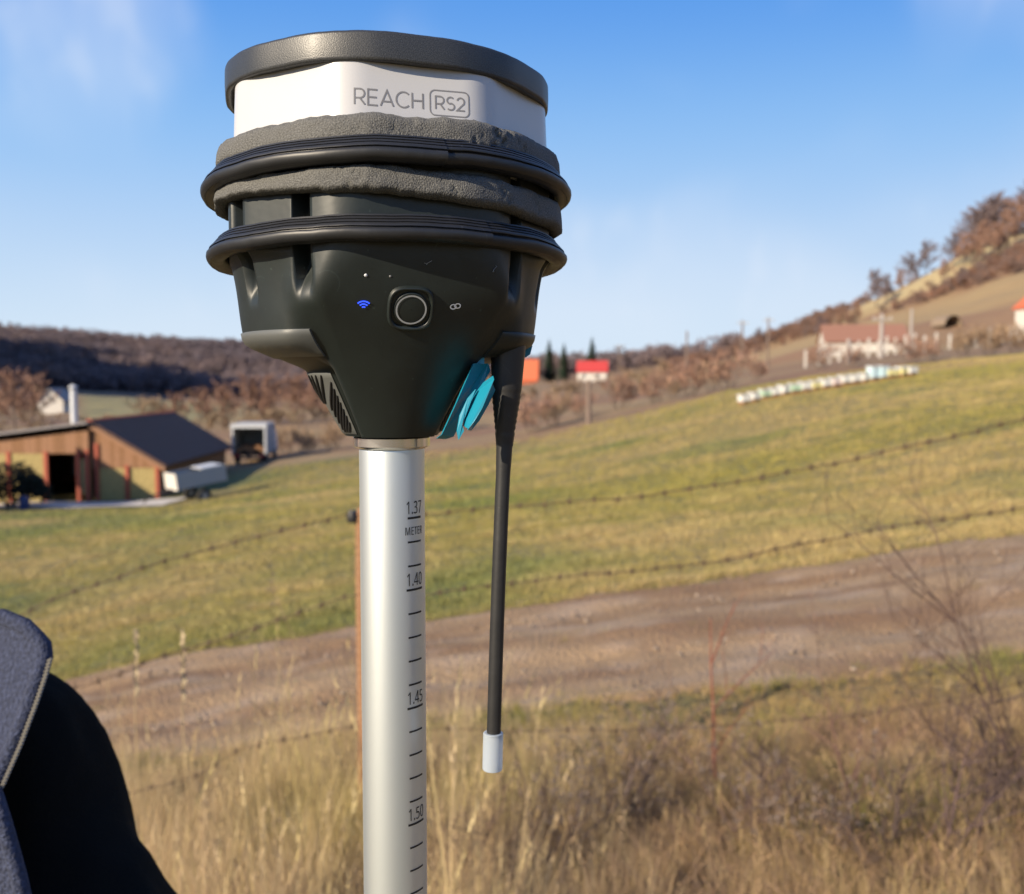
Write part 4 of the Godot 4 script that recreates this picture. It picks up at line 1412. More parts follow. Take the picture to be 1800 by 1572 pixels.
# ------------------------------------------------------------------ near fence
func fence() -> void:
	var d := 4.0
	for q in [[637, "pale weathered wooden fence post standing right behind the aluminium pole"], [-860, "wooden fence post past the left edge"], [2118, "wooden fence post past the right edge"]]:
		var foot := on_ground(q[0], d)
		var top := at(q[0], {637: 893, -860: 1268, 2118: 648}[q[0]], d)
		var o := thing("fence_post", q[1], "fence post", foot, 0.0)
		var g := Geo.new()
		var tall := top.y - foot.y
		g.tube([Vector3(0, -0.3, 0), Vector3(0.003, tall * 0.4, 0), Vector3(-0.002, tall * 0.8, 0), Vector3(0, tall - 0.02, 0), Vector3(0.004, tall, 0)], [0.04, 0.038, 0.035, 0.034, 0.024], 12)
		part("stake", g, M.post_wood, o)
		var i := Geo.new()
		i.tube([Vector3(-0.042, tall - 0.06, 0.01), Vector3(-0.042, tall - 0.035, 0.01), Vector3(-0.042, tall - 0.01, 0.01)], [0.022, 0.03, 0.02], 12)
		part("insulator", i, M.print_black, o)
	var wires := [
		[[[-860, 1280], [-400, 1185], [0, 1092], [90, 1055], [300, 984], [450, 945], [628, 903], [760, 903], [860, 893], [960, 886], [1130, 872], [1290, 847], [1440, 820], [1640, 775], [1800, 738], [2118, 660]], "top strand of rusty barbed wire crossing the green field"],
		[[[-860, 1420], [0, 1245], [300, 1150], [450, 1105], [530, 1075], [628, 1047], [745, 1045], [900, 1025], [1060, 1008], [1240, 990], [1470, 945], [1640, 915], [1800, 893], [2118, 820]], "second strand of rusty barbed wire just above the dirt track"],
		[[[-860, 1560], [200, 1400], [409, 1324], [533, 1295], [640, 1278], [900, 1285], [1200, 1280], [1433, 1263], [1580, 1247], [1800, 1200], [2118, 1100]], "third strand of barbed wire low among the dry grass"],
		[[[-860, 1700], [200, 1530], [462, 1455], [619, 1420], [883, 1422], [1012, 1400], [1300, 1390], [1600, 1350], [2118, 1260]], "lowest strand of barbed wire half hidden by weeds"]]
	for w in wires:
		var c := Curve3D.new()
		var pts := []
		for q in w[0]:
			pts.append(at(q[0], q[1], d - 0.02))
		for k in pts.size():
			var t: Vector3 = (pts[mini(k + 1, pts.size() - 1)] - pts[maxi(k - 1, 0)]) / 6.0
			c.add_point(pts[k], -t, t)
		var path := []
		var n := int(c.get_baked_length() / 0.05)
		for k in n + 1:
			path.append(c.sample_baked(c.get_baked_length() * k / n, true) + Vector3(0, 0.003 * sin(k * 0.7) + 0.002 * sin(k * 2.1), 0))
		var rad := []
		rad.resize(path.size())
		rad.fill(0.003 if w[0][0][1] < 1500 else 0.0022)
		var o := thing("barbed_wire", w[1], "barbed wire", path[0])
		var g := Geo.new()
		g.tube(path.map(func(v): return v - path[0]), rad, 5)
		part("strand", g, M.wire, o)
		var b := Geo.new()
		for k in range(1, n, 2):
			var p: Vector3 = path[k] - path[0]
			var dir: Vector3 = (path[k + 1] - path[k]).normalized()
			b.tube([p - dir * 0.01, p + dir * 0.01], [0.0062 if w[0][0][1] < 1500 else 0.004, 0.006], 6)
			for s in 4:
				var a := TAU * s / 4.0 + k * 0.9
				var side := Vector3(0, cos(a), sin(a)) + dir * 0.25
				b.tube([p + dir * (0.004 if s % 2 else -0.004), p + side * 0.024], [0.0028, 0.0014], 4)
		tag(part("barbs", b, M.wire, o), "", "", "", "stuff")


# ------------------------------------------------------------------ receiver
func soft_min(a: float, b: float, k: float) -> float:
	var h := maxf(k - absf(a - b), 0.0) / k
	return minf(a, b) - h * h * k * 0.25


func octagon(phi: float, flat: float, corner: float) -> float:
	var a := fposmod(phi + PI / 8, PI / 4) - PI / 8
	return soft_min(flat / cos(a), corner, 0.12)


func cap_radius(phi: float, h: float) -> float:           # the white upper housing, centimetres
	var t := (h - 8.0) / 4.2
	return octagon(phi, lerpf(6.28, 6.1, t), lerpf(6.62, 6.44, t))


func housing_radius(phi: float, h: float) -> float:       # the black lower housing, centimetres
	var w := smoothstep(0.64, 0.86, absf(wrapf(phi, -PI, PI)))
	var back := absf(wrapf(phi, -PI, PI))
	if back > PI / 2:
		w = smoothstep(0.64, 0.86, PI - back)
	var upper := octagon(phi, 6.48, 6.78)
	var front := hermite([-2.4, -1.0, 0.5, 2.6, 4.2, 5.4, 6.5, 9.0], [2.3, 3.25, 4.3, 5.62, 6.2, 6.4, 6.48, 6.48], h)
	var near := wrapf(phi, -PI, PI)
	near = near if back < PI / 2 else wrapf(phi + PI, -PI, PI)
	front = soft_min(lerpf(front, front / cos(clampf(near, -0.55, 0.55)), smoothstep(-1.0, 5.5, h)), upper, 0.35)
	var flank_cap := hermite([-2.4, 0.35, 0.5, 0.75, 1.1, 1.35, 1.55, 1.9, 4.4, 5.2, 9.0], [1.9, 3.5, 3.7, 4.3, 5.1, 5.68, 5.92, 6.03, 6.38, 6.78, 6.78], h)
	var flank := minf(upper, flank_cap)
	var r := lerpf(front, flank, w)
	# a fine seam where the front panel meets the ribbed neck
	if h < 0.9:
		for s in [-1, 1]:
			r -= 0.12 * exp(-pow((phi - s * 0.83) / 0.035, 2)) * smoothstep(0.9, 0.4, h)
	# scooped flutes below and between the bumpers
	for c in [-1.15, -0.655, 0.655, 1.15]:
		var width := lerpf(0.075, 0.062, smoothstep(3.0, 5.0, h))
		var deep := 0.85 * smoothstep(2.7, 4.6, h)
		r -= deep * (1.0 - smoothstep(0.55, 1.0, absf(phi - c) / width))
	return r


func polar(phi: float, r: float, h: float) -> Vector3:
	return Vector3(r * sin(phi), h - BASE_H, r * cos(phi)) * 0.01


func skin(from: float, to: float, steps: int, around: int, f: Callable) -> Array:
	var rows := []
	for j in steps + 1:
		var h := lerpf(from, to, float(j) / steps)
		var row := PackedVector3Array()
		for i in around:
			var phi := TAU * i / around - PI
			row.append(polar(phi, f.call(phi, h), h))
		rows.append(row)
	return rows


func band(profile: Array, around: int, shape: Callable) -> Geo:   # a closed section carried round the receiver
	var g := Geo.new()
	var rows := []
	for i in around:
		var phi := TAU * i / around - PI
		var row := PackedVector3Array()
		for q in profile:
			row.append(shape.call(phi, q))
		rows.append(row)
	rows.append(rows[0])
	g.loft(rows)
	return g


func bumper(parent: Node3D, mid: float, reach: float, seam: float, sag: float, lean: float) -> void:
	# section of the extruded rubber: [outward, up, 1 = sharp corner], three fine ribs above a groove and a round lip
	var prof := [[-0.9, 0.4, 0], [-0.6, 0.5, 0], [-0.46, 0.5, 1], [-0.43, 0.44, 1], [-0.47, 0.42, 1], [-0.38, 0.385, 1], [-0.335, 0.33, 1], [-0.37, 0.31, 1], [-0.28, 0.27, 1], [-0.23, 0.21, 1], [-0.27, 0.19, 1], [-0.18, 0.165, 1], [-0.115, 0.1, 0], [-0.1, 0.05, 1],
		[-0.17, 0.02, 1], [-0.16, -0.01, 1], [-0.06, -0.03, 0], [-0.01, -0.08, 0], [0.0, -0.17, 0], [-0.02, -0.27, 0], [-0.07, -0.35, 0], [-0.15, -0.4, 1], [-0.2, -0.37, 1], [-0.3, -0.4, 1], [-0.4, -0.45, 0], [-0.62, -0.44, 0], [-0.75, -0.3, 0], [-0.9, -0.1, 0]]
	var g := Geo.new()
	var rows := []
	var steps := 260
	for i in steps + 1:
		var t := float(i) / steps
		var phi := seam + TAU * t
		var step := 0.16 * (1.0 - smoothstep(0.0, 0.12, t)) - 0.03 * smoothstep(0.985, 1.0, t)
		var wob := 0.05 * bumps.get_noise_2d(cos(phi) * 40.0 + mid * 9.0, sin(phi) * 40.0)
		var row := PackedVector3Array()
		for q in prof:
			var low := smoothstep(0.15, -0.1, q[1])
			var r: float = reach - 0.018 * cos(phi * 8.0) + q[0] - step * low - step * 0.3 + 0.012 * bumps.get_noise_2d(cos(phi) * 120.0 + q[1] * 60.0, sin(phi) * 120.0)
			for k in 1 + int(q[2]):
				row.append(polar(phi, r, mid + q[1] + wob + sag * (cos(phi + 0.157) - 1.0) + lean * sin(phi + 0.157)))
		rows.append(row)
	g.loft(rows)
	g.cap(rows[0], Vector3(-cos(seam), 0, sin(seam)))
	g.cap(rows[-1], Vector3(cos(seam), 0, -sin(seam)))
	part("rubber_bumper", g, M.black_rubber, parent)


func foam_strip(parent: Node3D, called: String, inner: float, outer: float, low: Callable, high: Callable, sd: float) -> void:
	var around := 420
	var rows := []
	for i in around + 1:
		var phi := TAU * (i % around) / around - PI
		var seen := phi + 0.157
		var lo: float = low.call(seen)
		var hi: float = high.call(seen)
		var row := PackedVector3Array()
		var jag := 0.05 * bumps.get_noise_2d(cos(phi) * 260.0 + sd, sin(phi) * 260.0) + 0.09 * bumps.get_noise_2d(cos(phi) * 60.0 + sd, sin(phi) * 60.0)
		var jag2 := 0.05 * bumps.get_noise_2d(cos(phi) * 240.0 - sd, sin(phi) * 240.0) + 0.08 * bumps.get_noise_2d(cos(phi) * 55.0 - sd, sin(phi) * 55.0)
		var oo := octagon(phi, outer - 0.2, outer)
		for k in 9:
			var t := k / 8.0
			var rough := 0.035 * bumps.get_noise_3d(cos(phi) * 230.0, sin(phi) * 230.0, t * 70.0 + sd) + 0.05 * bumps.get_noise_3d(cos(phi) * 60.0, sin(phi) * 60.0, t * 20.0 + sd)
			var tear := 0.0
			for q in ([[0.36, 0.16, 0.22, 0.018], [0.2, 0.35, 0.12, 0.012], [0.66, -0.1, 0.14, 0.014], [-0.12, 0.06, 0.08, 0.01]] if sd < 50.0 else [[0.12, 0.05, 0.1, 0.012], [-0.3, -0.08, 0.12, 0.013], [0.42, 0.12, 0.15, 0.014], [0.72, 0.1, 0.12, 0.014]]):
				tear += q[2] * maxf(0.0, 1.0 - absf((phi - q[0] - q[1] * t + 0.05 * sin(t * 9.0 + q[0] * 20.0)) / q[3]))
			row.append(polar(phi, oo + rough - tear - 0.14 * t * t - 0.3 * pow(absf(t - 0.5) * 2.0, 8.0), lerpf(lo + jag2, hi + jag, t)))
		row.append(polar(phi, inner, hi - 0.05))
		row.append(polar(phi, inner, lo + 0.05))
		rows.append(row)
	var g := Geo.new()
	g.loft(rows)
	part(called, g, M.foam, parent)


func ribbon(g: Geo, pts: Array, width: float, place: Callable) -> void:    # a stroke of lettering laid on a surface
	var left := []
	var right := []
	var closed: bool = pts[0] == pts[-1] and pts.size() > 2
	for k in pts.size():
		var p: Vector2 = pts[k]
		var before: Vector2 = pts[k - 1] if k > 0 else (pts[-2] if closed else p)
		var after: Vector2 = pts[k + 1] if k < pts.size() - 1 else (pts[1] if closed else p)
		var d0 := (p - before).normalized()
		var d1 := (after - p).normalized()
		var d := (d0 + d1).normalized()
		var n := Vector2(-d.y, d.x)
		var c := maxf(absf(d.dot(d1 if d1 != Vector2.ZERO else d0)), 0.4)
		left.append(p + n * width * 0.5 / c)
		right.append(p - n * width * 0.5 / c)
	for k in pts.size() - 1:
		g.quad(place.call(left[k]), place.call(left[k + 1]), place.call(right[k + 1]), place.call(right[k]))


func arc(cx: float, cy: float, rx: float, ry: float, from: float, to: float, n := 12) -> Array:
	var out_ := []
	for k in n + 1:
		var a := deg_to_rad(lerpf(from, to, float(k) / n))
		out_.append(Vector2(cx + rx * cos(a), cy + ry * sin(a)))
	return out_


func letter(c: String) -> Array:         # strokes in a box one unit high, and the width
	match c:
		"R": return [[[Vector2(0, 0), Vector2(0, 1), Vector2(0.36, 1)] + arc(0.36, 0.71, 0.29, 0.29, 80, -90) + [Vector2(0.03, 0.42)], [Vector2(0.36, 0.4), Vector2(0.68, 0)]], 0.7]
		"E": return [[[Vector2(0.6, 1), Vector2(0, 1), Vector2(0, 0), Vector2(0.62, 0)], [Vector2(0.03, 0.51), Vector2(0.55, 0.51)]], 0.62]
		"A": return [[[Vector2(0, 0), Vector2(0.42, 1), Vector2(0.84, 0)], [Vector2(0.17, 0.3), Vector2(0.67, 0.3)]], 0.84]
		"C": return [[arc(0.48, 0.5, 0.48, 0.5, 45, 315, 20)], 0.86]
		"H": return [[[Vector2(0, 0), Vector2(0, 1)], [Vector2(0.7, 0), Vector2(0.7, 1)], [Vector2(0.05, 0.51), Vector2(0.65, 0.51)]], 0.7]
		"S": return [[arc(0.3, 0.74, 0.28, 0.26, 40, 255, 10) + arc(0.3, 0.26, 0.3, 0.26, 85, -140, 12)], 0.62]
		_: return [[arc(0.3, 0.7, 0.29, 0.3, 165, -35, 10) + [Vector2(0.0, 0.0), Vector2(0.62, 0.0)]], 0.64]


func spot(node: Node3D, px: float, py: float) -> Array:   # the point of the black housing seen at a pixel: [phi, h]
	var phi := 0.0
	var h := 2.5
	for k in 40:
		var p: Vector3 = node.transform * polar(phi, housing_radius(phi, h), h)
		var q := cam_basis.inverse() * (p - Vector3(0, EYE, 0))
		phi += ((px - (900.0 + q.x / -q.z * FOCAL)) / 280.0) * 0.7
		h -= (py - (786.0 - q.y / -q.z * FOCAL)) / 47.0 * 0.7
	return [phi, h]


func on_panel(node: Node3D, px: float, py: float, lift: float) -> Transform3D:
	var s := spot(node, px, py)
	var e := 0.02
	var p := polar(s[0], housing_radius(s[0], s[1]), s[1])
	var dx := polar(s[0] + e, housing_radius(s[0] + e, s[1]), s[1]) - polar(s[0] - e, housing_radius(s[0] - e, s[1]), s[1])
	var dy := polar(s[0], housing_radius(s[0], s[1] + 0.1), s[1] + 0.1) - polar(s[0], housing_radius(s[0], s[1] - 0.1), s[1] - 0.1)
	var x := dx.normalized()
	var n := x.cross(dy).normalized()
	var y := n.cross(x)
	return Transform3D(Basis(x, y, n), p + n * lift)


func receiver() -> void:
	var foot := Vector3(POLE.x, EYE + BASE_H * 0.01, POLE.z)
	var o := thing("satellite_receiver", "white and black satellite receiver wrapped in rubber bumpers, mounted atop the pole", "receiver", foot, TURN)
	# upper housing
	var g := Geo.new()
	var rows := skin(7.6, 11.75, 10, 256, cap_radius)
	g.loft(rows)
	var top := []
	for j in 6:
		var t := j / 5.0
		var row := PackedVector3Array()
		for i in 256:
			var phi := TAU * i / 256 - PI
			row.append(polar(phi, cap_radius(phi, 11.75) * cos(t * 1.5), 11.75 + 0.22 * sin(t * 1.5)))
		top.append(row)
	g.loft(top, true, Vector3.UP)
	var upper := part("upper_housing", g, M.white_plastic, o)
	var strokes := Geo.new()
	var word := func(text: String, x: float, y: float, tall: float, weight: float, gap: float) -> float:
		for c in text:
			var l := letter(c)
			var lift := 0.008
			for s in l[0]:
				lift += 0.002
				ribbon(strokes, s.map(func(v): return v * tall + Vector2(x, y)), weight, func(v): return polar(atan2(v.x, 6.15), cap_radius(atan2(v.x, 6.15), v.y) + lift, v.y))
			x += l[1] * tall + gap
		return x
	word.call("REACH", -2.16, 9.62, 0.54, 0.058, 0.098)
	word.call("RS2", 0.70, 9.66, 0.45, 0.056, 0.088)
	var bx := [Vector2(0.53, 0.0)]
	var box := []
	for q in [[1.73, 10.13, 0], [0.68, 10.13, 90], [0.68, 9.61, 180], [1.73, 9.61, 270]]:
		box += arc(q[0], q[1], 0.18, 0.18, q[2], q[2] + 90, 5)
	box = box.map(func(v): return v + Vector2(0, 0.01))
	box.append(box[0])
	ribbon(strokes, box, 0.045, func(v): return polar(atan2(v.x, 6.15), cap_radius(atan2(v.x, 6.15), v.y) + 0.01, v.y))
	part("lettering", strokes, M.print_grey, upper)
	# rim of foam rubber round the top
	var prof := [[0.0, 11.14], [0.33, 11.12], [0.38, 11.17], [0.4, 11.26], [0.41, 11.6], [0.4, 12.04], [0.36, 12.13], [0.28, 12.17], [0.1, 12.17], [0.0, 12.08]]
	part("foam_rim", band(prof, 300, func(phi, q): return polar(phi, octagon(phi, 6.12, 6.2) + q[0] + 0.02 * bumps.get_noise_2d(cos(phi) * 30.0, sin(phi) * 30.0), q[1] - 0.09 * smoothstep(-0.5, 0.4, phi) + 0.02 * bumps.get_noise_2d(cos(phi) * 90.0, sin(phi) * 90.0 + q[1]))), M.foam_rim, o)
	# lower housing
	g = Geo.new()
	rows = skin(-2.3, 1.9, 56, 360, housing_radius)
	rows += skin(1.98, 7.8, 60, 360, housing_radius)
	g.loft(rows)
	g.cap(rows[0], Vector3.DOWN)
	var lower := part("lower_housing", g, M.soft_rubber, o)
	foam_strip(o, "foam_strip", 6.3, 7.12, func(t): return 8.15 - 0.2 * (1.0 - cos(t)), func(t): return 9.27 - 0.22 * (1.0 - cos(t)) + 0.12 * sin(t), 11.0)
	foam_strip(o, "foam_strip", 6.5, 7.22, func(t): return 6.48 + 0.3 * pow(maxf(0.0, -sin(t)), 1.5) - 0.5 * maxf(0.0, sin(t)), func(t): return 7.5 - 0.1 * maxf(0.0, -sin(t)) - 0.25 * maxf(0.0, sin(t)), 61.0)
	bumper(o, 7.95, 7.56, 0.115, 0.3, 0.12)
	bumper(o, 5.3, 7.4, 0.36, 0.22, 0.06)
	# grey lip of the undercut flanks
	for s in [-1, 1]:
		g = Geo.new()
		rows = []
		for i in 41:
			var phi: float = s * lerpf(0.7, 2.44, i / 40.0)
			var sec := PackedVector3Array()
			for h in [1.92, 1.7, 1.5, 1.3, 1.1, 0.95]:
				sec.append(polar(phi, housing_radius(phi, h) + 0.07, h - 0.05))
			for h in [0.95, 1.1, 1.3, 1.5, 1.7, 1.92]:
				sec.append(polar(phi, housing_radius(phi, h) - 0.1, h))
			rows.append(sec)
		g.loft(rows)
		g.cap(rows[0], Vector3(-s, 0, 1))
		g.cap(rows[-1], Vector3(s, 0, -1))
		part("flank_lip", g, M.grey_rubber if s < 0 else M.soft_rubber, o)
		# ribbed grip on the neck
		g = Geo.new()
		rows = []
		for i in 25:
			var phi: float = s * lerpf(0.9, 2.24, i / 24.0)
			var sec := PackedVector3Array()
			for j in 12:
				var h := lerpf(-2.2, 0.3, j / 11.0)
				sec.append(polar(phi, housing_radius(phi, h) + 0.05, h))
			for j in 12:
				var h := lerpf(0.3, -2.2, j / 11.0)
				sec.append(polar(phi, housing_radius(phi, h) - 0.1, h))
			rows.append(sec)
		g.loft(rows)
		var grip := part("grip_panel", g, M.grey_rubber, o)
		for k in 11:
			var a0 := 0.955 + (0.125 * (4 - k) if k < 4 else 0.0)
			var h0 := 0.2 - (0.27 * (k - 3) if k > 3 else 0.0)
			var path := []
			var rad := []
			for j in 9:
				var t := j / 8.0
				var h := lerpf(h0, maxf(h0 - 1.15, -2.12), t)
				var phi: float = s * (a0 + 0.36 * (h0 - h) / 1.15 * (0.6 + 0.4 * t))
				path.append(polar(phi, housing_radius(phi, h) + 0.075, h))
				rad.append(0.00068 * sqrt(sin(PI * (0.08 + 0.84 * t))))
			g = Geo.new()
			g.tube(path, rad, 6)
			part("rib", g, M.print_black, grip)
	# button, icons
	var b := on_panel(o, 722, 543, 0.0)
	g = Geo.new()
	var ring := func(rad: float, z: float) -> PackedVector3Array:
		var out_ := PackedVector3Array()
		for k in 48:
			var a := TAU * k / 48
			var sq := pow(pow(absf(cos(a)), 3.2) + pow(absf(sin(a)), 3.2), -1 / 3.2)
			out_.append(b * Vector3(rad * sq * cos(a), rad * sq * sin(a), z))
		return out_
	g.loft([ring.call(0.0088, -0.001), ring.call(0.0084, 0.0006), ring.call(0.0078, 0.0009), ring.call(0.0072, 0.0004), ring.call(0.0069, -0.0004)])
	var disc := []
	for q in [[0.0066, -0.0004], [0.0064, 0.0004], [0.006, 0.0007], [0.003, 0.0009], [0.0002, 0.001]]:
		var row := PackedVector3Array()
		for k in 48:
			row.append(b * Vector3(q[0] * cos(TAU * k / 48), q[0] * sin(TAU * k / 48), q[1]))
		disc.append(row)
	g.loft(disc, true, b.basis.z)
	var btn := part("power_button", g, M.soft_rubber, o)
	g = Geo.new()
	ribbon(g, arc(0, 0, 0.0054, 0.0054, 0, 360, 48), 0.0006, func(v): return b * Vector3(v.x, v.y, 0.00105))
	part("button_ring", g, M.print_pale, btn)
	var wifi := on_panel(o, 639, 537, 0.0002)
	g = Geo.new()
	for q in [[0.0008, 0.0], [0.0019, 0.0], [0.003, 0.0]]:
		ribbon(g, arc(0, -0.0012, q[0], q[0], 45, 135, 8), 0.00055, func(v): return wifi * Vector3(v.x, v.y, 0.0002))
	part("wifi_led", g, M.led_blue, o)
	var link := on_panel(o, 800, 538, 0.0002)
	g = Geo.new()
	for q in [[-0.0008, -0.0002], [0.0008, 0.0002]]:
		ribbon(g, arc(q[0], q[1], 0.0011, 0.0009, 0, 360, 14), 0.0004, func(v): return link * Vector3(v.x, v.y, 0.0002 + q[0] * 0.02))
	part("link_led", g, M.led_clear, o)
	for q in [[643, 484, 0.0006, "led_clear"], [686, 486, 0.00045, "print_grey"]]:
		var l := on_panel(o, q[0], q[1], 0.0)
		g = Geo.new()
		var dome := []
		for j in 5:
			var t := j / 4.0 * 1.5
			var row := PackedVector3Array()
			for k in 14:
				row.append(l * Vector3(q[2] * cos(t) * cos(TAU * k / 14), q[2] * cos(t) * sin(TAU * k / 14), q[2] * 0.7 * sin(t)))
			dome.append(row)
		g.loft(dome, true, l.basis.z)
		part("status_led", g, M[q[3]], o)
	# cyan rubber port cover, hanging open
	var inv := o.transform.affine_inverse()
	var toward := (inv.basis * Vector3(0.25, 0.1, 1.0)).normalized()
	var leaf := func(pts: Array, thick: float, called: String, depths: Array) -> void:
		var lg := Geo.new()
		var q := []
		for k in pts.size():
			q.append(inv * at(pts[k][0], pts[k][1], depths[k % depths.size()]))
		lg.slab(q, toward * thick)
		part(called, lg, M.cyan_rubber, o)
	leaf.call([[836, 627], [850, 627], [850, 641], [834, 641]], 0.003, "cover_hinge", [0.386])
	leaf.call([[831, 640], [857, 640], [861, 652], [850, 672], [828, 704], [806, 750], [796, 768], [784, 772], [767, 771], [776, 764], [800, 712]], 0.003, "port_cover", [0.380, 0.392, 0.394, 0.392, 0.392, 0.393, 0.393, 0.392, 0.388, 0.385, 0.380])
	leaf.call([[866, 661], [868, 667], [862, 688], [848, 716], [834, 740], [823, 754], [814, 748], [818, 728], [826, 708], [838, 688], [850, 672]], 0.0012, "port_cover_flap", [0.367, 0.367, 0.369, 0.369, 0.370, 0.371, 0.378, 0.379, 0.378, 0.377, 0.374])
	leaf.call([[862, 668], [870, 686], [858, 712], [842, 740], [828, 757], [822, 756]], 0.0015, "port_cover_flap", [0.372, 0.386, 0.386, 0.386, 0.386, 0.374])
	leaf.call([[836, 684], [822, 712], [812, 746], [815, 758], [806, 773], [803, 758], [808, 730], [822, 700]], 0.0015, "port_cover_flap", [0.3745, 0.3755, 0.3765, 0.3765, 0.3765, 0.3765, 0.3765, 0.3755])
	leaf.call([[914, 612], [934, 609], [930, 624], [921, 630]], 0.004, "port_cover", [0.413])
	# lint caught on the rubber
	for q in [[752, 462, 0.003, 0.4], [868, 474, 0.003, 1.1]]:
		var l := on_panel(o, q[0], q[1], 0.0003)
		var lp := []
		for k in 6:
			var t := k / 5.0 - 0.5
			lp.append(l * Vector3(q[2] * t * cos(q[3]) + 0.0006 * sin(k * 1.9), q[2] * t * sin(q[3]) + 0.0005 * cos(k * 1.5), 0.0003 * sin(k * 0.8)))
		g = Geo.new()
		g.tube(lp, [0.00006, 0.00008, 0.00008, 0.00008, 0.00007, 0.00005], 5)
		part("lint_fibre", g, M.print_pale, lower)
	# whip antenna under the right flank
	var path := []
	var rad := []
	for k in 34:
		var y := 606.0 + k * 5.4
		var ridge := (0.0003 if k % 2 == 0 else 0.0) if y > 690 and y < 766 else 0.0
		path.append(inv * at(893.0 - (y - 615.0) * 0.037, y, 0.395))
		rad.append((lerpf(30.5, 25.5, clampf((y - 615) / 85, 0, 1)) if y < 700 else lerpf(25.5, 15.2, clampf((y - 700) / 80, 0, 1))) / FOCAL * 0.395 - ridge)
	g = Geo.new()
	g.tube(path, rad, 40)
	var ant := part("antenna", g, M.antenna_rubber, o)
	path = []
	rad = []
	for k in 24:
		var y := 770.0 + k * 22.8
		path.append(inv * at(893.0 - (y - 615.0) * 0.037 - 1.5 * sin((y - 770) / 540 * PI), y, 0.395))
		rad.append(lerpf(0.0034, 0.00295, clampf((y - 780) / 60, 0, 1)))
	g = Geo.new()
	g.tube(path, rad, 24)
	part("antenna_rod", g, M.antenna_rubber, ant)
	g = Geo.new()
	var t0 := inv * at(867.0, 1288, 0.395)
	var t1 := inv * at(865.5, 1353, 0.395)
	g.tube([t0.lerp(t1, -0.002), t0, t0.lerp(t1, 0.02), t0.lerp(t1, 0.97), t1], [0.0033, 0.0039, 0.0042, 0.0042, 0.0039], 32)
	part("tip_cap", g, M.tip_plastic, ant)


# ------------------------------------------------------------------ pole
func bent_text(text: String, tall: float, squeeze: float, rad: float, angle: float, y: float) -> Geo:
	var f := SystemFont.new()
	f.font_names = PackedStringArray(["Droid Sans"])
	var t := TextMesh.new()
	t.font = f
	t.text = text
	t.font_size = 64
	t.pixel_size = 0.01
	t.depth = 0.0
	t.curve_step = 1.0
	var arr := t.surface_get_arrays(0)
	var v: PackedVector3Array = arr[Mesh.ARRAY_VERTEX]
	var lo := Vector3.INF
	var hi := -Vector3.INF
	for p in v:
		lo = lo.min(p)
		hi = hi.max(p)
	var s := tall / (hi.y - lo.y)
	var g := Geo.new()
	var idx: PackedInt32Array = arr[Mesh.ARRAY_INDEX]
	for k in range(0, idx.size(), 3):
		var q := []
		for j in 3:
			var p := v[idx[k + j]]
			var a := angle + (p.x - (lo.x + hi.x) / 2) * s * squeeze / rad
			q.append(Vector3(sin(a) * (rad + 0.00012), y + (p.y - lo.y) * s, cos(a) * (rad + 0.00012)))
		if (q[2] - q[0]).cross(q[1] - q[0]).dot(Vector3(q[0].x, 0, q[0].z)) < 0.0:
			g.tri(q[0], q[2], q[1])
		else:
			g.tri(q[0], q[1], q[2])
	return g


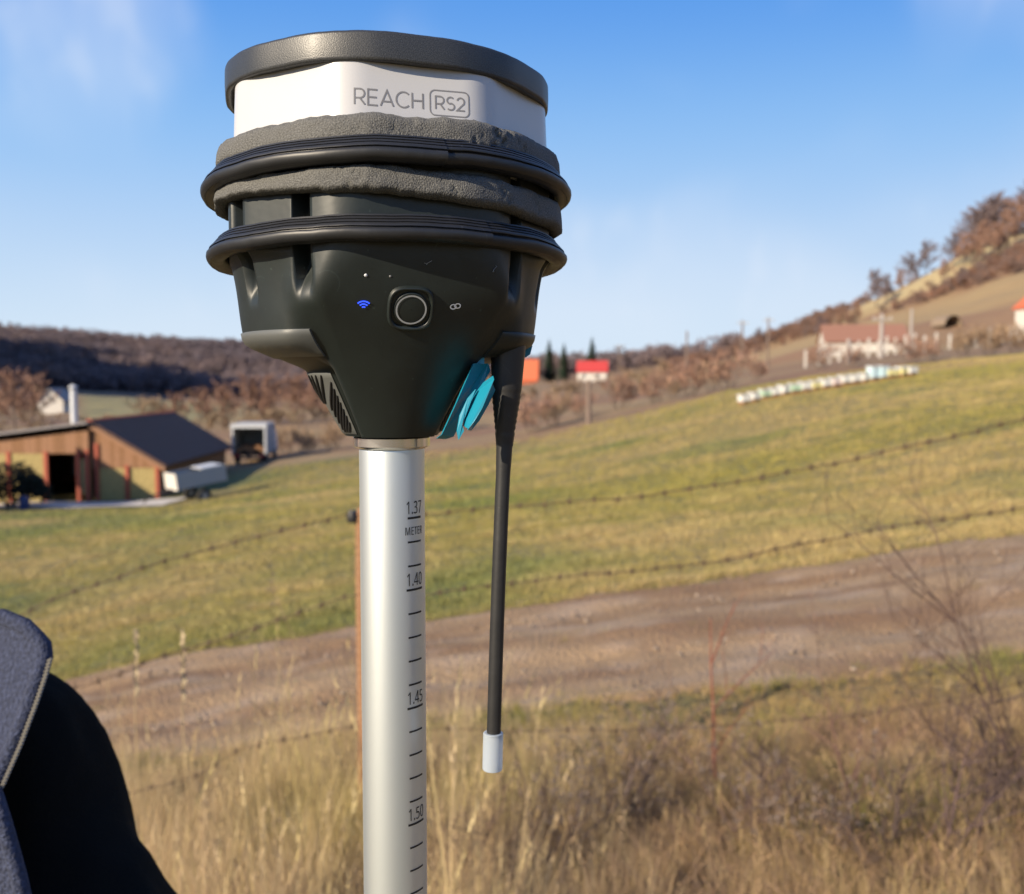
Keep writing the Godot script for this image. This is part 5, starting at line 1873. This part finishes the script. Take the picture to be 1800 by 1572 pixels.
func survey_pole() -> void:
	var foot := Vector3(POLE.x, ground(POLE.x, POLE.z) - 0.06, POLE.z)
	var o := thing("survey_pole", "silver aluminium survey pole with printed metre scale under the receiver", "pole", foot)
	var R := 0.0138
	var top := EYE - 0.0285 - foot.y
	var g := Geo.new()
	var rows := []
	for y in [0.12, 0.125, 0.3, 0.5, 0.7, 0.9, 1.1, 1.3, top - 0.001, top]:
		var row := PackedVector3Array()
		for k in 96:
			var a := TAU * k / 96
			var r := R - (0.0006 if y == 0.12 or y == top else 0.0)
			row.append(Vector3(sin(a) * r, y, cos(a) * r))
		rows.append(row)
	g.loft(rows)
	g.cap(rows[-1], Vector3.UP)
	var tube := part("tube", g, M.aluminium, o)
	g = Geo.new()
	g.tube([Vector3(0, 0, 0), Vector3(0, 0.08, 0), Vector3(0, 0.13, 0)], [0.001, 0.012, 0.0145], 32)
	part("point", g, M.polished, o)
	g = Geo.new()
	rows = []
	var sides := 72
	for q in [[0.0150, 0.0], [0.0158, 0.0006], [0.0162, 0.0010], [0.0162, 0.0010], [0.0162, 0.0044], [0.0162, 0.0044], [0.0157, 0.0050], [0.0120, 0.0053]]:
		var row := PackedVector3Array()
		for k in sides:
			var a := TAU * k / sides
			row.append(Vector3(sin(a) * q[0], top + q[1], cos(a) * q[0]))
		rows.append(row)
	g.loft(rows)
	g.cap(rows[0], Vector3.DOWN)
	part("collar", g, M.polished, o)
	var h0 := EYE - 0.0572 - foot.y
	var mid := 0.865
	for k in 20:
		var y := h0 - 0.0101 * k
		var five := k % 5 == 3
		var half := 0.325 if five else 0.27
		var thick := 0.00095 if five or k == 0 else 0.0008
		g = Geo.new()
		for j in 8:
			var a0 := mid - half + 2 * half * j / 8.0
			var a1 := mid - half + 2 * half * (j + 1) / 8.0
			var rr := R + 0.00012
			g.quad(Vector3(sin(a0) * rr, y + thick / 2, cos(a0) * rr), Vector3(sin(a1) * rr, y + thick / 2, cos(a1) * rr), Vector3(sin(a1) * rr, y - thick / 2, cos(a1) * rr), Vector3(sin(a0) * rr, y - thick / 2, cos(a0) * rr))
		part("scale_mark", g, M.print_black, tube)
	for q in [["1.37", 0, 0.0016, 0.0054], ["METER", 0, -0.0071, 0.0033], ["1.40", 3, 0.0016, 0.0054], ["1.45", 8, 0.0016, 0.0054], ["1.50", 13, 0.0016, 0.0054], ["1.55", 18, 0.0016, 0.0054]]:
		part("scale_lettering", bent_text(q[0], q[3], 0.64 if q[0] != "METER" else 0.72, R, mid, h0 - 0.0101 * q[1] + q[2]), M.print_black, tube)


# ------------------------------------------------------------------ person
func nets(bones: Array, cell: float, blend: float, wrinkle := 0.0) -> Geo:
	var lo := Vector3.INF
	var hi := -Vector3.INF
	for b in bones:
		var r := maxf(b[2], b[3])
		for e in [b[0], b[1]]:
			lo = lo.min(e - Vector3.ONE * (r + cell * 4.0 + wrinkle))
			hi = hi.max(e + Vector3.ONE * (r + cell * 4.0 + wrinkle))
	var n := Vector3i(((hi - lo) / cell).ceil()) + Vector3i.ONE
	var f := PackedFloat32Array()
	f.resize(n.x * n.y * n.z)
	f.fill(1.0)
	var sy := n.x
	var sz := n.x * n.y
	for b in bones:
		var a: Vector3 = b[0]
		var d: Vector3 = b[1] - b[0]
		var dd := maxf(d.length_squared(), 1e-9)
		var reach := maxf(b[2], b[3]) + blend + cell * 2.0
		var i0 := Vector3i((((b[0] as Vector3).min(b[1]) - Vector3.ONE * reach - lo) / cell).floor()).max(Vector3i.ZERO)
		var i1 := Vector3i((((b[0] as Vector3).max(b[1]) + Vector3.ONE * reach - lo) / cell).ceil()).min(n - Vector3i.ONE)
		for z in range(i0.z, i1.z + 1):
			for y in range(i0.y, i1.y + 1):
				for x in range(i0.x, i1.x + 1):
					var p := lo + Vector3(x, y, z) * cell
					var t := clampf((p - a).dot(d) / dd, 0.0, 1.0)
					var v: float = (p - a - d * t).length() - lerpf(b[2], b[3], t)
					if wrinkle > 0.0 and v < wrinkle * 3.0:
						v += wrinkle * bumps.get_noise_3d(p.x * 130.0, p.y * 90.0, p.z * 130.0)
					var k := x + y * sy + z * sz
					f[k] = soft_min(f[k], v, blend)
	var g := Geo.new()
	var ids := PackedInt32Array()
	ids.resize(f.size())
	ids.fill(-1)
	var corner := [0, 1, sy, sy + 1, sz, sz + 1, sz + sy, sz + sy + 1]
	var edges := [[0, 1], [2, 3], [4, 5], [6, 7], [0, 2], [1, 3], [4, 6], [5, 7], [0, 4], [1, 5], [2, 6], [3, 7]]
	for z in n.z - 1:
		for y in n.y - 1:
			for x in n.x - 1:
				var k := x + y * sy + z * sz
				var inside := 0
				for c in corner:
					if f[k + c] < 0.0:
						inside += 1
				if inside == 0 or inside == 8:
					continue
				var sum := Vector3.ZERO
				var cnt := 0
				for e in edges:
					var v0 := f[k + corner[e[0]]]
					var v1 := f[k + corner[e[1]]]
					if (v0 < 0.0) != (v1 < 0.0):
						var t := v0 / (v0 - v1)
						var p0 := Vector3(e[0] & 1, (e[0] >> 1) & 1, (e[0] >> 2) & 1)
						var p1 := Vector3(e[1] & 1, (e[1] >> 1) & 1, (e[1] >> 2) & 1)
						sum += p0.lerp(p1, t)
						cnt += 1
				var grad := Vector3(f[k + 1] - f[k], f[k + sy] - f[k], f[k + sz] - f[k]) + Vector3(f[k + sz + sy + 1] - f[k + sz + sy], f[k + sz + sy + 1] - f[k + sz + 1], f[k + sz + sy + 1] - f[k + sy + 1])
				ids[k] = g.vert(lo + (Vector3(x, y, z) + sum / cnt) * cell, grad.normalized())
	for z in range(1, n.z - 1):
		for y in range(1, n.y - 1):
			for x in range(1, n.x - 1):
				var k := x + y * sy + z * sz
				for ax in 3:
					var s1: int = [1, sy, sz][ax]
					var u: int = [sy, sz, 1][ax]
					var w: int = [sz, 1, sy][ax]
					if (f[k] < 0.0) == (f[k + s1] < 0.0):
						continue
					var q := [ids[k - u - w], ids[k - w], ids[k], ids[k - u]]
					if q.has(-1):
						continue
					if f[k] < 0.0:
						q.reverse()
					g.I.append_array([q[0], q[1], q[2], q[0], q[2], q[3]])
	return g


func person() -> void:
	var sh := at(-10, 1332, 0.72)                     # the shoulder that shows
	var elbow := at(142, 1660, 0.68)
	elbow = elbow + (elbow - sh) * 0.1
	var floor_y := ground(sh.x - 0.17, sh.z)
	var o := thing("person", "person in a black jacket with open blue fleece collar, reaching towards the pole", "person", Vector3(sh.x - 0.17, floor_y, sh.z))
	var org := o.position
	var S := sh - org
	var E := elbow - org
	var grip := Vector3(POLE.x, 0, POLE.z) - org
	grip.y = E.y - 0.09
	var Wr := grip + (E - grip).normalized() * 0.09 + Vector3(-0.03, 0, 0.0)
	var S2 := Vector3(-0.19, S.y - 0.01, -0.02)
	var hip := Vector3(0, 0.92, 0)
	var neck := Vector3(0, S.y + 0.07, 0)
	var torso := [
		[Vector3(-0.07, 0.95, 0), Vector3(0.07, 0.95, 0), 0.13, 0.13], [Vector3(-0.06, 1.08, 0), Vector3(0.06, 1.08, 0), 0.12, 0.12], [Vector3(-0.09, 1.22, 0), Vector3(0.09, 1.22, 0), 0.125, 0.125],
		[S2 + Vector3(0.05, 0, 0), S - Vector3(0.05, 0, 0), 0.07, 0.06], [Vector3(0, 1.1, 0), Vector3(0, S.y, 0), 0.12, 0.09], [Vector3(0, S.y, 0), neck, 0.07, 0.058]]
	var arms := [
		[S, E, 0.058, 0.046], [E, Wr, 0.044, 0.03], [S2, Vector3(-0.25, S.y - 0.29, -0.02), 0.058, 0.046], [Vector3(-0.25, S.y - 0.29, -0.02), Vector3(-0.23, S.y - 0.53, 0.08), 0.044, 0.03]]
	var legs := []
	for s in [-1, 1]:
		legs.append([Vector3(s * 0.09, 0.9, 0), Vector3(s * 0.11, 0.48, 0.02), 0.092, 0.062])
		legs.append([Vector3(s * 0.11, 0.48, 0.02), Vector3(s * 0.12, 0.08, -0.02), 0.058, 0.042])
		legs.append([Vector3(s * 0.12, 0.045, -0.04), Vector3(s * 0.14, 0.035, 0.13), 0.042, 0.034])
	var head_c := neck + Vector3(0, 0.14, 0.03)
	var head := [[neck - Vector3(0, 0.05, 0), neck + Vector3(0, 0.09, 0.01), 0.055, 0.05]]
	var body := nets(torso + arms + legs + head, 0.014, 0.05)
	for part_bones in [[
		[head_c + Vector3(0, 0.045, -0.03), head_c + Vector3(0, 0.045, 0.02), 0.078, 0.076], [head_c + Vector3(0, -0.02, 0.03), head_c + Vector3(0, -0.06, 0.05), 0.06, 0.042],
		[head_c + Vector3(0, 0.02, 0.095), head_c + Vector3(0, -0.015, 0.112), 0.009, 0.014], [head_c + Vector3(-0.03, 0.032, 0.086), head_c + Vector3(-0.03, 0.033, 0.087), 0.014, 0.014],
		[head_c + Vector3(0.03, 0.032, 0.086), head_c + Vector3(0.03, 0.033, 0.087), 0.014, 0.014], [head_c + Vector3(-0.018, -0.05, 0.092), head_c + Vector3(0.018, -0.05, 0.092), 0.009, 0.009],
		[head_c + Vector3(-0.08, 0.03, -0.005), head_c + Vector3(-0.083, -0.01, 0.0), 0.016, 0.011], [head_c + Vector3(0.08, 0.03, -0.005), head_c + Vector3(0.083, -0.01, 0.0), 0.016, 0.011]]]:
		join(body, nets(part_bones, 0.006, 0.02))
	# hands: the near one closed round the pole, the other relaxed
	var toward := (grip - Wr).normalized()
	var palm := grip - toward * 0.028
	var hand := [[Wr, palm, 0.027, 0.026], [palm + Vector3(0, 0.03, 0), palm - Vector3(0, 0.03, 0), 0.017, 0.016]]
	var side := toward.cross(Vector3.UP).normalized()
	for k in 4:
		var y := 0.034 - k * 0.0215
		var p0 := palm + Vector3(0, y, 0) + side * 0.016
		var p1 := grip + Vector3(0, y, 0) + side * 0.026 - toward * 0.002
		var p2 := grip + Vector3(0, y, 0) + toward * 0.024 + side * 0.01
		var p3 := grip + Vector3(0, y, 0) + toward * 0.021 - side * 0.014
		hand += [[p0, p1, 0.0092, 0.0088], [p1, p2, 0.0086, 0.0082], [p2, p3, 0.008, 0.0072]]
	hand += [[palm + Vector3(0, 0.03, 0) - side * 0.012, grip + Vector3(0, 0.045, 0) - side * 0.025, 0.011, 0.0095], [grip + Vector3(0, 0.045, 0) - side * 0.025, grip + Vector3(0, 0.04, 0) - side * 0.01 + toward * 0.022, 0.0092, 0.0082]]
	join(body, nets(hand, 0.004, 0.007))
	var w2 := Vector3(-0.23, S.y - 0.53, 0.08)
	var loose := [[w2, w2 + Vector3(0, -0.085, 0.015), 0.026, 0.028], [w2 + Vector3(0, -0.07, -0.02), w2 + Vector3(0, -0.08, 0.04), 0.017, 0.017]]
	for k in 4:
		var q := w2 + Vector3(0, -0.095, -0.028 + 0.021 * k)
		var m := q + Vector3(0.006, -0.04 + 0.004 * absf(k - 1.5), 0.006)
		loose += [[q, m, 0.0092, 0.0085], [m, m + Vector3(0.018, -0.03, 0.004), 0.0084, 0.0072]]
	loose += [[w2 + Vector3(0.008, -0.04, 0.03), w2 + Vector3(0.014, -0.08, 0.06), 0.0115, 0.0095], [w2 + Vector3(0.014, -0.08, 0.06), w2 + Vector3(0.016, -0.108, 0.066), 0.0092, 0.008]]
	join(body, nets(loose, 0.004, 0.007))
	part("body", body, M.skin, o)
	var grow := func(list: Array, by: float) -> Array: return list.map(func(b): return [b[0], b[1], b[2] + by, b[3] + by])
	var wr2: Vector3 = E.lerp(Wr, 0.94)
	var sleeve := [[S, E, 0.066, 0.07], [E, wr2, 0.064, 0.05], [S2, Vector3(-0.25, S.y - 0.29, -0.02), 0.078, 0.066], [Vector3(-0.25, S.y - 0.29, -0.02), Vector3(-0.232, S.y - 0.51, 0.075), 0.064, 0.05],
		[S + Vector3(-0.02, 0.02, 0), S + Vector3(0.005, 0.012, 0.02), 0.05, 0.05]]
	part("jacket", nets(grow.call(torso.slice(0, 5), 0.024) + sleeve, 0.009, 0.045, 0.018), M.jacket, o)
	part("trousers", nets(grow.call([legs[0], legs[3], torso[0]], 0.014) + grow.call([legs[1], legs[4]], 0.018), 0.014, 0.04, 0.008), M.trousers, o)
	part("boots", nets(grow.call([legs[2], legs[5]], 0.012) + [[Vector3(-0.12, 0.05, -0.03), Vector3(-0.12, 0.17, -0.02), 0.052, 0.056], [Vector3(0.12, 0.05, -0.03), Vector3(0.12, 0.17, -0.02), 0.052, 0.056]], 0.01, 0.02), M.boot, o)
	part("hair", nets([[head_c + Vector3(0, 0.065, -0.035), head_c + Vector3(0, 0.075, 0.005), 0.082, 0.078], [head_c + Vector3(0, 0.02, -0.06), head_c + Vector3(0, -0.03, -0.055), 0.07, 0.055]], 0.007, 0.02, 0.006), M.hair, o)
	# the open collar: a fleece lapel laid over the shoulder, with its zip
	var lapel_px := [[-170, 1010, 0.70], [-60, 1050, 0.665], [0, 1083, 0.65], [42, 1100, 0.643], [64, 1122, 0.638], [76, 1135, 0.636], [78, 1154, 0.634], [71, 1180, 0.63], [54, 1230, 0.622], [26, 1304, 0.615], [-4, 1372, 0.61], [-50, 1450, 0.605], [-130, 1500, 0.605], [-200, 1400, 0.63], [-210, 1150, 0.68]]
	var pts := lapel_px.map(func(q): return at(q[0], q[1], q[2]) - org)
	var g := Geo.new()
	g.slab(pts, Vector3(0.1, 0.35, 1.0).normalized() * 0.009)
	var edge: Array = pts.slice(2, 12)
	var rim := []
	rim.resize(edge.size())
	rim.fill(0.0055)
	g.tube(edge, rim, 8)
	var lapel := part("collar", g, M.fleece, o)
	g = Geo.new()
	var c := Curve3D.new()
	for p in pts.slice(6, 12):
		c.add_point(p + Vector3(0.0055, -0.001, 0.0045))
	for k in int(c.get_baked_length() / 0.0024):
		var p := c.sample_baked(k * 0.0024)
		g.box(Transform3D(Basis(Vector3(0.3, 0.1, 1).normalized(), 0.5), p), Vector3(0.0032, 0.0013, 0.002))
	tag(part("zip", g, M.zip, lapel), "", "", "", "stuff")
	var front_px := [[-190, 1330, 0.60], [-60, 1385, 0.595], [-8, 1398, 0.592], [4, 1440, 0.59], [18, 1490, 0.588], [32, 1540, 0.586], [45, 1600, 0.585], [70, 1760, 0.585], [-200, 1780, 0.59]]
	g = Geo.new()
	var fp := front_px.map(func(q): return at(q[0], q[1], q[2]) - org)
	g.slab(fp, Vector3(0.1, 0.05, 1.0).normalized() * 0.008)
	edge = fp.slice(1, 8)
	rim = []
	rim.resize(edge.size())
	rim.fill(0.005)
	g.tube(edge, rim, 8)
	part("fleece_front", g, M.fleece, o)


func join(a: Geo, b: Geo) -> void:
	var k := a.V.size()
	a.V.append_array(b.V); a.N.append_array(b.N); a.T.append_array(b.T); a.C.append_array(b.C)
	for i in b.I:
		a.I.append(i + k)


# ------------------------------------------------------------------ everything
func _ready() -> void:
	rng.seed = 2024
	bumps.seed = 3
	bumps.frequency = 0.05
	bumps.fractal_octaves = 3
	patches.seed = 17
	patches.frequency = 0.06
	patches.fractal_octaves = 4
	# camera
	var cam := Camera3D.new()
	cam.name = "camera"
	var lens := CameraAttributesPhysical.new()
	lens.frustum_focal_length = 26.0
	lens.frustum_focus_distance = 0.365
	lens.frustum_near = 0.05
	lens.frustum_far = 6000.0
	lens.exposure_aperture = 11.5
	cam.attributes = lens
	add_child(cam)
	cam.fov = 49.63
	cam.position = Vector3(0, EYE, 0)
	cam.rotation.x = -PITCH
	cam_basis = Basis.from_euler(Vector3(-PITCH, 0, 0))
	cam.current = true
	# sky, exposure, air
	var env := Environment.new()
	env.background_mode = Environment.BG_SKY
	env.sky = Sky.new()
	var pano := PanoramaSkyMaterial.new()
	pano.panorama = sky_panorama()
	env.sky.sky_material = pano
	env.background_energy_multiplier = 0.6
	env.tonemap_mode = Environment.TONE_MAPPER_LINEAR
	env.tonemap_exposure = 1.85
	env.sdfgi_enabled = true
	env.ssao_enabled = true
	env.ssil_enabled = true
	var we := WorldEnvironment.new()
	we.name = "world_environment"
	we.environment = env
	add_child(we)
	# sun: low winter sun behind the left shoulder
	var sun := DirectionalLight3D.new()
	sun.name = "sun"
	sun.light_energy = 1.5
	sun.light_color = Color(1.0, 0.93, 0.82)
	sun.light_angular_distance = 0.5
	sun.shadow_enabled = true
	add_child(sun)
	sun.rotation_degrees = Vector3(-24.0, -49.0, 0)
	materials()
	terrain()
	dirt_road()
	barn()
	far_buildings()
	woods()
	vehicles()
	fence()
	survey_pole()
	receiver()
	person()
	grasses()
	weeds()
